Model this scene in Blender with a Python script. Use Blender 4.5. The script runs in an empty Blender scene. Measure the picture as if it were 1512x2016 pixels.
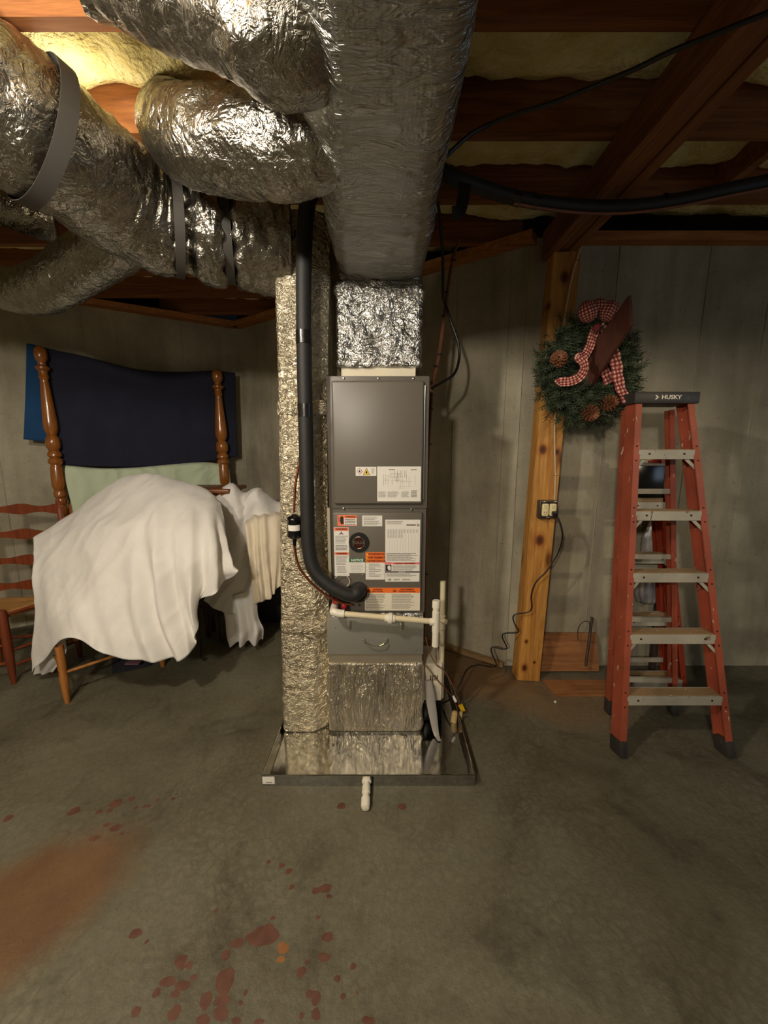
import bpy, bmesh, math, random
import numpy as np
from mathutils import Vector, Matrix, Quaternion, noise

SC = bpy.context.scene
COL = SC.collection
random.seed(7)

# ------------------------------------------------------------------ camera, world, lights, exposure
PITCH = math.radians(9.5); FPX = 757.0; CAMZ = 1.47
cd = bpy.data.cameras.new('camera'); cam = bpy.data.objects.new('camera', cd); COL.objects.link(cam)
cd.sensor_fit = 'VERTICAL'; cd.sensor_height = 24.0; cd.lens = 24.0 * FPX / 2016.0
cd.clip_start = 0.02
cam.location = (0, 0, CAMZ); cam.rotation_euler = (math.pi / 2 - PITCH, 0, 0)
SC.camera = cam

w = bpy.data.worlds.new('world'); SC.world = w; w.use_nodes = True
w.node_tree.nodes['Background'].inputs[0].default_value = (0.55, 0.6, 0.7, 1)
w.node_tree.nodes['Background'].inputs[1].default_value = 0.004

def lamp(name, loc, power, color, radius):
    l = bpy.data.lights.new(name, 'POINT'); l.energy = power; l.color = color; l.shadow_soft_size = radius
    o = bpy.data.objects.new(name, l); o.location = loc; COL.objects.link(o); return o
lamp('bulb_key', (-1.1, 0.4, 2.38), 88, (1.0, 0.91, 0.78), 0.06)      # bare bulb on the joists, left of the camera
lamp('bulb_back', (-0.95, -1.7, 2.3), 185, (1.0, 0.90, 0.75), 0.10)      # bare bulb further behind the camera
lamp('bulb_ceiling', (-1.05, 1.55, 2.60), 2.6, (1.0, 0.88, 0.66), 0.03)    # bare bulb between the flexible ducts
def spot(name, loc, target, power, color, ang, blend, radius):
    l = bpy.data.lights.new(name, 'SPOT'); l.energy = power; l.color = color; l.spot_size = ang; l.spot_blend = blend; l.shadow_soft_size = radius
    o = bpy.data.objects.new(name, l); o.location = loc; o.rotation_euler = (Vector(target) - Vector(loc)).to_track_quat('-Z', 'Y').to_euler(); COL.objects.link(o); return o
spot('shaded_lamp_right', (2.1, -0.2, 2.2), (1.2, 2.4, 1.0), 38, (1.0, 0.84, 0.6), math.radians(46), 0.6, 0.05)   # shaded work lamp on the right, behind the camera
def area(name, loc, rot, power, color, sx, sy):
    l = bpy.data.lights.new(name, 'AREA'); l.energy = power; l.color = color; l.shape = 'RECTANGLE'; l.size = sx; l.size_y = sy
    o = bpy.data.objects.new(name, l); o.location = loc; o.rotation_euler = rot; COL.objects.link(o); return o
area('cool_light_right', (4.1, -0.1, 1.7), (math.radians(84), 0, math.radians(90)), 7, (0.55, 0.76, 1.0), 1.3, 0.9)   # cool light for the bluish foil reflections, at an added, unseen window

vs = SC.view_settings
vs.view_transform = 'Standard'; vs.look = 'None'; vs.gamma = 1.0; vs.use_curve_mapping = False
vs.exposure = 0.08

# ------------------------------------------------------------------ helpers
def ray(px, py):
    x = (px - 756) / FPX; u = -(py - 1008) / FPX
    return Vector((x, math.cos(PITCH) + math.sin(PITCH) * u, -math.sin(PITCH) + math.cos(PITCH) * u))
CAMP = Vector((0, 0, CAMZ))
def W(px, py, Y=None, z=None, X=None):
    d = ray(px, py)
    t = Y / d.y if Y is not None else ((z - CAMZ) / d.z if z is not None else X / d.x)
    return CAMP + d * t
def V(px, py, zc):
    return CAMP + ray(px, py) * zc
def PL(px, py, A, B, off=0.0):                      # point on the upright plane through A and B, moved off towards the viewer
    d = Vector((B[0] - A[0], B[1] - A[1], 0)).normalized(); n = Vector((d.y, -d.x, 0))
    a = Vector((A[0], A[1], 0)) + n * off; r = ray(px, py)
    return CAMP + r * (n.dot(a - CAMP) / n.dot(r))

BASE = {}
def setp(o, label=None, cat=None, group=None, kind=None):
    if label: o['label'] = label
    if cat: o['category'] = cat
    if group: o['group'] = group
    if kind: o['kind'] = kind
    return o
def thing(name, label, cat, loc, group=None):
    o = bpy.data.objects.new(name, None); o.empty_display_size = 0.1; o.location = loc; COL.objects.link(o)
    BASE[o.name] = Vector(loc); return setp(o, label, cat, group)
def mesh_of(name, bm, mat, base, smooth=40):
    bmesh.ops.translate(bm, verts=bm.verts, vec=-Vector(base))
    me = bpy.data.meshes.new(name); bm.to_mesh(me); bm.free()
    for m in (mat if isinstance(mat, (list, tuple)) else [mat]): me.materials.append(m)
    if smooth:
        me.polygons.foreach_set('use_smooth', [True] * len(me.polygons))
        me.set_sharp_from_angle(angle=math.radians(smooth))
    return me
def part(name, bm, mat, parent, label=None, kind=None, smooth=40):
    b = BASE[parent.name]
    o = bpy.data.objects.new(name, mesh_of(name, bm, mat, b, smooth)); COL.objects.link(o)
    o.parent = parent; BASE[o.name] = b
    return setp(o, label, None, None, kind)
def solo(name, bm, mat, label=None, cat=None, group=None, kind=None, smooth=40, base=None):
    if base is None:
        vsx = [v.co for v in bm.verts]
        base = Vector(((min(v.x for v in vsx) + max(v.x for v in vsx)) / 2, (min(v.y for v in vsx) + max(v.y for v in vsx)) / 2, min(v.z for v in vsx)))
    o = bpy.data.objects.new(name, mesh_of(name, bm, mat, base, smooth)); COL.objects.link(o)
    o.location = base; BASE[o.name] = Vector(base)
    return setp(o, label, cat, group, kind)

def B(): return bmesh.new()
def hexa(bm, p):                                     # 8 points, bottom ring then top ring
    v = [bm.verts.new(q) for q in p]
    for f in ((3, 2, 1, 0), (4, 5, 6, 7), (0, 1, 5, 4), (1, 2, 6, 5), (2, 3, 7, 6), (3, 0, 4, 7)):
        bm.faces.new([v[i] for i in f])
    return v
def box(bm, x0, x1, y0, y1, z0, z1, bev=0.0, seg=2):
    v = hexa(bm, [(x0, y0, z0), (x1, y0, z0), (x1, y1, z0), (x0, y1, z0), (x0, y0, z1), (x1, y0, z1), (x1, y1, z1), (x0, y1, z1)])
    if bev: bmesh.ops.bevel(bm, geom=list({e for q in v for e in q.link_edges}), offset=bev, segments=seg, affect='EDGES', profile=0.5)
def beam(bm, p, q, w, h, up=(0, 0, 1), bev=0.0):     # square bar from p to q: w across, h along up
    p = Vector(p); q = Vector(q); d = (q - p).normalized(); u = Vector(up); s = d.cross(u).normalized(); u = s.cross(d).normalized()
    s *= w / 2; u *= h / 2
    v = hexa(bm, [p - s - u, p + s - u, q + s - u, q - s - u, p - s + u, p + s + u, q + s + u, q - s + u])
    if bev: bmesh.ops.bevel(bm, geom=list({e for k in v for e in k.link_edges}), offset=bev, segments=2, affect='EDGES', profile=0.5)
def prism(bm, pts, vec):
    vec = Vector(vec); a = [bm.verts.new(p) for p in pts]; b = [bm.verts.new(Vector(p) + vec) for p in pts]; n = len(pts)
    bm.faces.new(list(reversed(a))); bm.faces.new(b)
    for i in range(n): bm.faces.new((a[i], a[(i + 1) % n], b[(i + 1) % n], b[i]))
    bmesh.ops.recalc_face_normals(bm, faces=bm.faces)
def cr(pts, n):                                      # Catmull-Rom resampling, n points per span
    P = [Vector(p) for p in pts]; P = [P[0] * 2 - P[1]] + P + [P[-1] * 2 - P[-2]]; out = []
    for i in range(1, len(P) - 2):
        a, b, c, d = P[i - 1], P[i], P[i + 1], P[i + 2]
        for k in range(n):
            t = k / n
            out.append(0.5 * ((2 * b) + (c - a) * t + (2 * a - 5 * b + 4 * c - d) * t * t + (3 * b - a - 3 * c + d) * t ** 3))
    out.append(P[-2]); return out
def resample(pts, step):
    L = [0.0]
    for a, b in zip(pts, pts[1:]): L.append(L[-1] + (b - a).length)
    n = max(2, int(L[-1] / step)); out = []; j = 0
    for i in range(n + 1):
        s = L[-1] * i / n
        while j < len(L) - 2 and L[j + 1] < s: j += 1
        t = (s - L[j]) / max(1e-9, L[j + 1] - L[j]); out.append(pts[j].lerp(pts[j + 1], t))
    return out, L[-1]
def frames(pts, up=(0, 0, 1)):
    fr = []; u = Vector(up)
    for i, p in enumerate(pts):
        d = (pts[min(i + 1, len(pts) - 1)] - pts[max(i - 1, 0)]).normalized()
        if i == 0 and abs(d.dot(u)) > 0.95: u = Vector((1, 0, 0))
        s = d.cross(u).normalized(); u = s.cross(d).normalized(); fr.append((d, s, u.copy()))
    return fr
def ringmesh(bm, rings, closed=True, caps=True):
    vv = [[bm.verts.new(p) for p in r] for r in rings]; n = len(rings[0])
    for a, b in zip(vv, vv[1:]):
        for i in range(n if closed else n - 1):
            j = (i + 1) % n; bm.faces.new((a[i], a[j], b[j], b[i]))
    if caps and closed:
        bm.faces.new(list(reversed(vv[0]))); bm.faces.new(vv[-1])
    return vv
def tube(bm, pts, r, n=10, smooth=6, caps=True):
    P = cr(pts, smooth) if smooth > 1 and len(pts) > 2 else [Vector(p) for p in pts]
    fr = frames(P); N = len(P); rings = []
    for i, (p, (d, s, u)) in enumerate(zip(P, fr)):
        rr = r(i / (N - 1)) if callable(r) else r
        rings.append([p + s * (rr * math.cos(2 * math.pi * k / n)) + u * (rr * math.sin(2 * math.pi * k / n)) for k in range(n)])
    ringmesh(bm, rings, True, caps)
    bmesh.ops.recalc_face_normals(bm, faces=bm.faces)
def lathe(bm, p, axis, prof, n=20):                  # prof: (distance along the axis, radius)
    p = Vector(p); d = Vector(axis).normalized(); a = Vector((0, 0, 1)) if abs(d.z) < 0.9 else Vector((1, 0, 0))
    s = d.cross(a).normalized(); u = s.cross(d)
    rings = [[p + d * h + s * (r * math.cos(2 * math.pi * k / n)) + u * (r * math.sin(2 * math.pi * k / n)) for k in range(n)] for h, r in prof]
    ringmesh(bm, rings, True, True); bmesh.ops.recalc_face_normals(bm, faces=bm.faces)
def ribbon(bm, pts, nrm, w, t=0.001, smooth=6):      # flat band: w across, facing nrm(i) (a vector or a list of them)
    P = cr(pts, smooth) if smooth > 1 else [Vector(p) for p in pts]; rings = []
    for i, p in enumerate(P):
        d = (P[min(i + 1, len(P) - 1)] - P[max(i - 1, 0)]).normalized()
        k = min(len(P) - 1, i); nn = Vector(nrm[int(k / max(1, len(P) - 1) * (len(nrm) - 1) + 0.5)] if isinstance(nrm, list) else nrm)
        s = d.cross(nn).normalized(); nn = s.cross(d).normalized(); ww = (w(i / (len(P) - 1)) if callable(w) else w) / 2
        rings.append([p - s * ww, p + s * ww, p + s * ww - nn * t, p - s * ww - nn * t])
    ringmesh(bm, rings, True, True); bmesh.ops.recalc_face_normals(bm, faces=bm.faces)
def nz(v): return noise.noise(v)
def ridge(v): return 1.0 - 2.0 * abs(noise.noise(v))

# ------------------------------------------------------------------ materials
def srgb(r, g, b):
    f = lambda c: (c / 255 / 12.92) if c / 255 <= 0.04045 else ((c / 255 + 0.055) / 1.055) ** 2.4
    return (f(r), f(g), f(b))
def new_mat(name):
    m = bpy.data.materials.new(name); m.use_nodes = True; nt = m.node_tree
    return m, nt, nt.nodes['Principled BSDF']
def N(nt, t, **kw):
    n = nt.nodes.new(t)
    for k, v in kw.items():
        if k.startswith('i_'):
            key = k[2:]; n.inputs[int(key) if key.isdigit() else key.replace('_', ' ')].default_value = v
        else: setattr(n, k, v)
    return n
def coords(nt, stretch=(1, 1, 1), out='Object'):
    tc = N(nt, 'ShaderNodeTexCoord'); mp = N(nt, 'ShaderNodeMapping'); mp.inputs['Scale'].default_value = stretch
    nt.links.new(tc.outputs[out], mp.inputs['Vector']); return mp.outputs['Vector']
def ramp(nt, fac, stops):
    r = N(nt, 'ShaderNodeValToRGB'); e = r.color_ramp.elements
    while len(e) < len(stops): e.new(0.5)
    for el, (p, c) in zip(e, stops): el.position = p; el.color = (*c, 1)
    nt.links.new(fac, r.inputs[0]); return r.outputs[0]
def noi(nt, vec, scale, detail=5, rough=0.55, dist=0.0):
    n = N(nt, 'ShaderNodeTexNoise'); n.inputs['Scale'].default_value = scale; n.inputs['Detail'].default_value = detail
    n.inputs['Roughness'].default_value = rough; n.inputs['Distortion'].default_value = dist
    nt.links.new(vec, n.inputs['Vector']); return n.outputs['Fac']
def mix(nt, fac, a, b, mode='MIX'):
    m = N(nt, 'ShaderNodeMix', data_type='RGBA', blend_type=mode)
    for sock, val in ((m.inputs['Factor'], fac), (m.inputs['A'], a), (m.inputs['B'], b)):
        if hasattr(val, 'is_linked'): nt.links.new(val, sock)
        else: sock.default_value = val if isinstance(val, (int, float)) else (*val, 1)
    return m.outputs['Result']
def math_n(nt, op, a, b=None, clamp=False):
    m = N(nt, 'ShaderNodeMath', operation=op, use_clamp=clamp)
    for i, v in enumerate((a, b)):
        if v is None: continue
        if hasattr(v, 'is_linked'): nt.links.new(v, m.inputs[i])
        else: m.inputs[i].default_value = v
    return m.outputs[0]
def bump(nt, bs, height, strength, dist=0.01, prev=None):
    b = N(nt, 'ShaderNodeBump'); b.inputs['Strength'].default_value = strength; b.inputs['Distance'].default_value = dist
    nt.links.new(height, b.inputs['Height'])
    if prev: nt.links.new(prev, b.inputs['Normal'])
    nt.links.new(b.outputs[0], bs.inputs['Normal']); return b.outputs[0]
def simple(name, c, rough=0.5, metal=0.0, var=0.0, scale=8, bmp=0.0, bscale=60, stretch=(1, 1, 1), c2=None, coat=0.0, detail=5, bdist=0.004):
    m, nt, bs = new_mat(name); bs.inputs['Roughness'].default_value = rough; bs.inputs['Metallic'].default_value = metal
    bs.inputs['Base Color'].default_value = (*c, 1)
    if coat: bs.inputs['Coat Weight'].default_value = coat; bs.inputs['Coat Roughness'].default_value = 0.15
    if var or c2 or bmp:
        vec = coords(nt, stretch)
        if var or c2:
            lo = tuple(x * (1 - var) for x in c); hi = c2 or tuple(min(1, x * (1 + var)) for x in c)
            nt.links.new(ramp(nt, noi(nt, vec, scale, detail), [(0.32, lo), (0.68, hi)]), bs.inputs['Base Color'])
        if bmp: bump(nt, bs, noi(nt, vec, bscale, 3), bmp, bdist)
    return m

def foil(name, c, rough, b1, s1, b2, s2, stretch=(1, 1, 1), scrim=True, dark=0.72):
    m, nt, bs = new_mat(name); vec = coords(nt, stretch)
    bs.inputs['Metallic'].default_value = 1.0
    n0 = noi(nt, vec, s1 * 0.3, 4, 0.6, 0.6)
    nt.links.new(ramp(nt, n0, [(0.3, tuple(x * dark for x in c)), (0.7, c)]), bs.inputs['Base Color'])
    r = N(nt, 'ShaderNodeMapRange'); r.inputs['To Min'].default_value = rough * 0.75; r.inputs['To Max'].default_value = rough * 1.35
    nt.links.new(n0, r.inputs['Value']); nt.links.new(r.outputs[0], bs.inputs['Roughness'])
    def crease(sc_, dist):                            # sharp creases: folded noise
        n = noi(nt, vec, sc_, 3, 0.55, dist)
        return math_n(nt, 'ABSOLUTE', math_n(nt, 'SUBTRACT', n, 0.5))
    p = bump(nt, bs, crease(s1, 0.8), b1, 0.05)
    p = bump(nt, bs, crease(s2, 1.5), b2, 0.02, p)
    p = bump(nt, bs, noi(nt, vec, s2 * 2.2, 3, 0.6, 1.0), b2 * 0.5, 0.004, p)
    if scrim:                                         # the reinforcing threads under the foil
        tc = N(nt, 'ShaderNodeTexCoord'); sp = N(nt, 'ShaderNodeSeparateXYZ'); nt.links.new(tc.outputs['Object'], sp.inputs[0])
        hs = []
        for ax in (0, 2):
            k = math_n(nt, 'ABSOLUTE', math_n(nt, 'SINE', math_n(nt, 'MULTIPLY', sp.outputs[ax], 330.0)))
            hs.append(math_n(nt, 'POWER', k, 12.0))
        bump(nt, bs, math_n(nt, 'MAXIMUM', hs[0], hs[1]), 0.15, 0.002, p)
    return m
FOIL_C = srgb(205, 202, 195)
foil_flex = foil('foil_flex', srgb(172, 167, 156), 0.25, 0.42, 9, 0.42, 34, scrim=False)
foil_trunk = foil('foil_trunk', srgb(186, 185, 178), 0.33, 1.0, 5, 1.0, 22, stretch=(0.4, 1.5, 1.0))
foil_duct = foil('foil_duct', srgb(234, 222, 194), 0.38, 0.9, 13, 1.0, 40, stretch=(0.8, 1, 1.15))
foil_plenum = foil('foil_plenum', srgb(214, 212, 206), 0.28, 0.9, 9, 0.8, 32)
foil_base = foil('foil_base', srgb(228, 218, 198), 0.36, 1.0, 6, 0.8, 30, stretch=(2.0, 1, 0.55))

def galv():
    m, nt, bs = new_mat('galvanized_steel'); vec = coords(nt)
    bs.inputs['Metallic'].default_value = 1.0
    v = N(nt, 'ShaderNodeTexVoronoi'); v.inputs['Scale'].default_value = 60; nt.links.new(vec, v.inputs['Vector'])
    nt.links.new(ramp(nt, v.outputs['Color'], [(0.2, srgb(176, 176, 173)), (0.8, srgb(188, 188, 185))]), bs.inputs['Base Color'])
    r = N(nt, 'ShaderNodeMapRange'); r.inputs['To Min'].default_value = 0.06; r.inputs['To Max'].default_value = 0.12
    nt.links.new(noi(nt, vec, 7), r.inputs['Value']); nt.links.new(r.outputs[0], bs.inputs['Roughness'])
    bump(nt, bs, noi(nt, coords(nt, (7, 0.8, 1)), 3, 2), 0.10, 0.004)
    return m
galvanized = galv()

def concrete_wall():
    m, nt, bs = new_mat('poured_concrete'); vec = coords(nt); vecs = coords(nt, (1.6, 1.6, 0.22)); bs.inputs['Roughness'].default_value = 0.92
    a = ramp(nt, noi(nt, vec, 1.6, 8, 0.62), [(0.3, srgb(140, 132, 112)), (0.5, srgb(168, 160, 138)), (0.72, srgb(190, 182, 160))])
    st = ramp(nt, noi(nt, vecs, 3.2, 6, 0.6, 0.4), [(0.42, (1, 1, 1)), (0.62, (0.70, 0.69, 0.66)), (0.75, (0.5, 0.49, 0.46))])
    c = mix(nt, 0.75, a, st, 'MULTIPLY')
    sp = ramp(nt, noi(nt, vec, 46, 3), [(0.27, (0.45, 0.43, 0.40)), (0.33, (1, 1, 1))])
    c = mix(nt, 0.7, c, sp, 'MULTIPLY')
    fine = ramp(nt, noi(nt, vec, 120, 4, 0.7), [(0.3, (0.86, 0.86, 0.86)), (0.7, (1.06, 1.06, 1.05))])
    c = mix(nt, 1.0, c, fine, 'MULTIPLY')
    nt.links.new(c, bs.inputs['Base Color'])
    p = bump(nt, bs, noi(nt, vec, 4, 8, 0.6), 0.35, 0.03)
    bump(nt, bs, noi(nt, vec, 60, 5, 0.7), 0.3, 0.006, p)
    return m
wall_mat = concrete_wall()

def concrete_floor():
    m, nt, bs = new_mat('trowelled_concrete_floor'); vec = coords(nt)
    a = ramp(nt, noi(nt, vec, 1.1, 9, 0.62, 0.6), [(0.3, srgb(76, 70, 55)), (0.45, srgb(98, 93, 76)), (0.58, srgb(110, 107, 90)), (0.74, srgb(121, 108, 84))])
    wv = N(nt, 'ShaderNodeVectorMath', operation='ADD'); nn = N(nt, 'ShaderNodeTexNoise'); nn.inputs['Scale'].default_value = 16; nn.inputs['Detail'].default_value = 3
    nt.links.new(vec, nn.inputs['Vector']); sc = N(nt, 'ShaderNodeVectorMath', operation='SCALE'); sc.inputs['Scale'].default_value = 0.06
    nt.links.new(nn.outputs['Color'], sc.inputs[0]); nt.links.new(vec, wv.inputs[0]); nt.links.new(sc.outputs[0], wv.inputs[1])
    v = N(nt, 'ShaderNodeTexVoronoi', feature='DISTANCE_TO_EDGE'); v.inputs['Scale'].default_value = 27; nt.links.new(wv.outputs[0], v.inputs['Vector'])
    cell = ramp(nt, v.outputs['Distance'], [(0.0, (0.72, 0.71, 0.68)), (0.22, (1, 1, 1))])
    msk = ramp(nt, noi(nt, vec, 2.3, 4), [(0.38, (0.08, 0.08, 0.08)), (0.62, (0.85, 0.85, 0.85))])
    c = mix(nt, msk, a, mix(nt, 1.0, a, cell, 'MULTIPLY'))
    dk = ramp(nt, noi(nt, vec, 3.4, 8, 0.7, 0.8), [(0.53, (1, 1, 1)), (0.63, (0.66, 0.64, 0.6)), (0.74, (0.42, 0.40, 0.37))])
    c = mix(nt, 0.8, c, dk, 'MULTIPLY')
    fine = ramp(nt, noi(nt, vec, 48, 7, 0.8), [(0.3, (0.74, 0.74, 0.72)), (0.7, (1.15, 1.15, 1.13))])
    c = mix(nt, 1.0, c, fine, 'MULTIPLY')
    sp = N(nt, 'ShaderNodeSeparateXYZ'); tc = N(nt, 'ShaderNodeTexCoord'); nt.links.new(tc.outputs['Object'], sp.inputs[0])
    def blob(x, y, rx, ry, ang=0.0, edge=0.35):
        mp = N(nt, 'ShaderNodeMapping', vector_type='TEXTURE'); mp.inputs['Location'].default_value = (x, y, 0); mp.inputs['Rotation'].default_value = (0, 0, ang); mp.inputs['Scale'].default_value = (rx, ry, 1)
        nt.links.new(tc.outputs['Object'], mp.inputs['Vector'])
        ln = N(nt, 'ShaderNodeVectorMath', operation='LENGTH'); nt.links.new(mp.outputs[0], ln.inputs[0])
        d = math_n(nt, 'ADD', ln.outputs['Value'], math_n(nt, 'MULTIPLY', math_n(nt, 'SUBTRACT', noi(nt, vec, 5, 5), 0.5), 0.8))
        r = N(nt, 'ShaderNodeMapRange', interpolation_type='SMOOTHSTEP'); r.inputs['From Min'].default_value = 1 + edge; r.inputs['From Max'].default_value = 1 - edge
        nt.links.new(d, r.inputs['Value']); return r.outputs[0]
    rust = ramp(nt, noi(nt, vec, 6, 6), [(0.3, srgb(94, 64, 37)), (0.7, srgb(112, 80, 50))])
    k = W(60, 1790, z=0)
    c = mix(nt, math_n(nt, 'MULTIPLY', blob(k.x - 0.02, k.y, 0.20, 0.30, math.radians(-38)), 0.85), c, rust)
    k = W(900, 1320, z=0)
    c = mix(nt, math_n(nt, 'MULTIPLY', blob(k.x, k.y, 0.45, 0.22, math.radians(-36)), 0.55), c, srgb(132, 92, 52))
    k = W(1130, 1380, z=0)
    c = mix(nt, math_n(nt, 'MULTIPLY', blob(k.x, k.y, 0.35, 0.22), 0.35), c, srgb(140, 104, 66))
    nt.links.new(c, bs.inputs['Base Color'])
    r = N(nt, 'ShaderNodeMapRange'); r.inputs['To Min'].default_value = 0.42; r.inputs['To Max'].default_value = 0.75
    nt.links.new(noi(nt, vec, 5, 5), r.inputs['Value']); nt.links.new(r.outputs[0], bs.inputs['Roughness'])
    p = bump(nt, bs, noi(nt, vec, 9, 7, 0.7), 0.45, 0.015)
    bump(nt, bs, noi(nt, vec, 70, 5, 0.7), 0.4, 0.004, p)
    return m
floor_mat = concrete_floor()

def wood(name, c1, c2, axis=2, rough=0.55, knots=False, coat=0.0, ring=26):
    m, nt, bs = new_mat(name); st = [9.0, 9.0, 9.0]; st[axis] = 0.55; vec = coords(nt, tuple(st))
    bs.inputs['Roughness'].default_value = rough
    if coat: bs.inputs['Coat Weight'].default_value = coat; bs.inputs['Coat Roughness'].default_value = 0.12
    g = noi(nt, vec, ring / 9.0, 6, 0.6, 1.4)
    c = ramp(nt, g, [(0.33, c1), (0.5, tuple((a + b) / 2 for a, b in zip(c1, c2))), (0.66, c2)])
    fg = ramp(nt, noi(nt, vec, ring, 3, 0.6), [(0.35, (0.82, 0.8, 0.76)), (0.65, (1.05, 1.05, 1.05))])
    c = mix(nt, 0.8, c, fg, 'MULTIPLY')
    if knots:
        v3 = coords(nt, (5, 5, 1.9)); v = N(nt, 'ShaderNodeTexVoronoi'); v.inputs['Scale'].default_value = 1.5; nt.links.new(v3, v.inputs['Vector'])
        k = ramp(nt, v.outputs['Distance'], [(0.08, (0.22, 0.13, 0.07)), (0.15, (0.75, 0.62, 0.45)), (0.24, (1, 1, 1))])
        c = mix(nt, 0.9, c, k, 'MULTIPLY')
    nt.links.new(c, bs.inputs['Base Color']); bump(nt, bs, g, 0.12, 0.004)
    return m
pine = wood('yellow_pine', srgb(158, 102, 36), srgb(202, 148, 72), 2, 0.6, True)
joist_wood = wood('joist_lumber', srgb(108, 60, 26), srgb(150, 94, 45), 0, 0.7)
beam_wood = wood('beam_lumber', srgb(104, 58, 28), srgb(146, 92, 46), 1, 0.7)
sill_wood = wood('sill_lumber', srgb(150, 90, 40), srgb(190, 128, 66), 0, 0.7)
bed_wood = wood('varnished_maple', srgb(122, 66, 20), srgb(164, 100, 36), 2, 0.3, coat=0.6)
red_wood = wood('red_stained_wood', srgb(96, 40, 16), srgb(126, 58, 24), 2, 0.4, coat=0.3)
tan_wood = wood('tan_wood', srgb(150, 92, 40), srgb(184, 124, 62), 2, 0.45)
footing_wood = wood('faded_tan_wood', srgb(134, 104, 68), srgb(160, 130, 90), 0, 0.8)
dark_wood = wood('dark_walnut', srgb(44, 24, 16), srgb(66, 38, 24), 0, 0.5)
table_wood = wood('brown_table_wood', srgb(110, 62, 28), srgb(146, 92, 46), 0, 0.4)
brown_board = wood('dark_brown_board', srgb(64, 30, 18), srgb(84, 42, 24), 2, 0.6)
plywood = wood('old_plywood', srgb(128, 82, 46), srgb(164, 112, 66), 0, 0.75)

insul = simple('yellow_fibreglass', srgb(206, 186, 110), 0.95, c2=srgb(236, 224, 166), scale=9, bmp=0.8, bscale=45, bdist=0.02)
subfloor = simple('subfloor_board', srgb(96, 68, 40), 0.9, var=0.2)
grey_paint = simple('grey_enamel', srgb(98, 93, 84), 0.42, var=0.05, scale=3)
grey_paint2 = simple('grey_enamel_panel', srgb(100, 94, 84), 0.38, var=0.04, scale=3)
grey_door = simple('light_grey_enamel', srgb(134, 132, 122), 0.36, 0.15, var=0.04, scale=3)
metal_strip = simple('dull_sheet_metal', srgb(170, 160, 140), 0.45, 0.7, var=0.06)
cream_strip = simple('cream_liner', srgb(214, 204, 178), 0.6, var=0.05)
foam = simple('black_foam_rubber', srgb(30, 29, 27), 0.62, var=0.15, scale=30, bmp=0.15, bscale=120)
tape = simple('black_tape', srgb(26, 24, 23), 0.28, bmp=0.2, bscale=40)
black_plastic = simple('black_plastic', srgb(22, 21, 21), 0.4)
black_gloss = simple('black_gloss', srgb(12, 12, 13), 0.2)
black_iron = simple('black_iron', srgb(20, 18, 17), 0.5)
cord_black = simple('black_cord', srgb(20, 18, 17), 0.45)
copper = simple('copper', srgb(190, 110, 74), 0.28, 1.0, var=0.12, scale=20)
dull_copper = simple('dull_copper', srgb(128, 80, 56), 0.6, 0.0, var=0.15, scale=20)
steel = simple('bright_steel', srgb(205, 203, 198), 0.22, 1.0)
chrome = simple('chrome', srgb(225, 225, 225), 0.08, 1.0)
pvc = simple('white_pvc', srgb(226, 220, 202), 0.32, var=0.03, scale=6)
pvc_cream = simple('cream_pvc', srgb(216, 203, 168), 0.35, var=0.05, scale=6)
pump_white = simple('pump_housing', srgb(216, 206, 182), 0.4, var=0.04)
slot_dark = simple('slot_dark', srgb(40, 28, 22), 0.8)
grey_vinyl = simple('grey_vinyl', srgb(150, 144, 136), 0.45, var=0.08)
cork = simple('beige_cylinder', srgb(176, 148, 98), 0.6, var=0.1, scale=30)
yellow_tag = simple('yellow_tag', srgb(230, 186, 30), 0.5)
paper = simple('white_label', srgb(226, 222, 212), 0.6)
paper_warm = simple('white_label_warm', srgb(222, 214, 194), 0.6)
lab_orange = simple('label_orange', srgb(236, 112, 34), 0.55)
lab_salmon = simple('label_salmon', srgb(232, 124, 84), 0.55)
lab_red = simple('label_red', srgb(158, 50, 36), 0.55)
lab_pink = simple('label_pink', srgb(224, 120, 116), 0.55)
lab_green = simple('label_green', srgb(28, 98, 62), 0.55)
lab_yellow = simple('label_yellow', srgb(236, 196, 44), 0.55)
ink = simple('ink_black', srgb(34, 30, 28), 0.7)
ink_brown = simple('ink_brown', srgb(110, 44, 20), 0.7)
ink_grey = simple('ink_grey', srgb(152, 148, 142), 0.7)
ink_dark = simple('ink_dark_grey', srgb(98, 94, 88), 0.7)
ink_blue = simple('ink_blue', srgb(44, 46, 86), 0.6)
red_cap = simple('red_plastic_cap', srgb(200, 34, 56), 0.35)
badge_red = simple('badge_maroon', srgb(70, 30, 24), 0.3, 0.4)
ivory = simple('ivory_receptacle', srgb(232, 218, 170), 0.4)
box_steel = simple('box_steel', srgb(120, 112, 98), 0.45, 0.9, var=0.2, scale=40)
nm_cable = simple('white_cable', srgb(196, 180, 148), 0.5, var=0.08)
def fabric(name, c, var=0.06, rough=0.9, bs=260, sheen=0.2):
    m, nt, b = new_mat(name); vec = coords(nt); b.inputs['Roughness'].default_value = rough
    nt.links.new(ramp(nt, noi(nt, vec, 7, 4), [(0.3, tuple(x * (1 - var) for x in c)), (0.7, tuple(min(1, x * (1 + var)) for x in c))]), b.inputs['Base Color'])
    b.inputs['Sheen Weight'].default_value = sheen
    p = bump(nt, b, noi(nt, vec, 9, 5, 0.6, 0.6), 0.25, 0.02)
    bump(nt, b, noi(nt, vec, bs, 2), 0.2, 0.002, p)
    return m
sheet_white = fabric('white_cotton', srgb(224, 221, 215), 0.03)
sheet_cream = fabric('cream_cotton', srgb(224, 212, 188), 0.03)
navy = fabric('navy_wool', srgb(26, 28, 46), 0.2, sheen=0.0)
teal = fabric('teal_cloth', srgb(14, 62, 104), 0.12, sheen=0.0)
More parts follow.
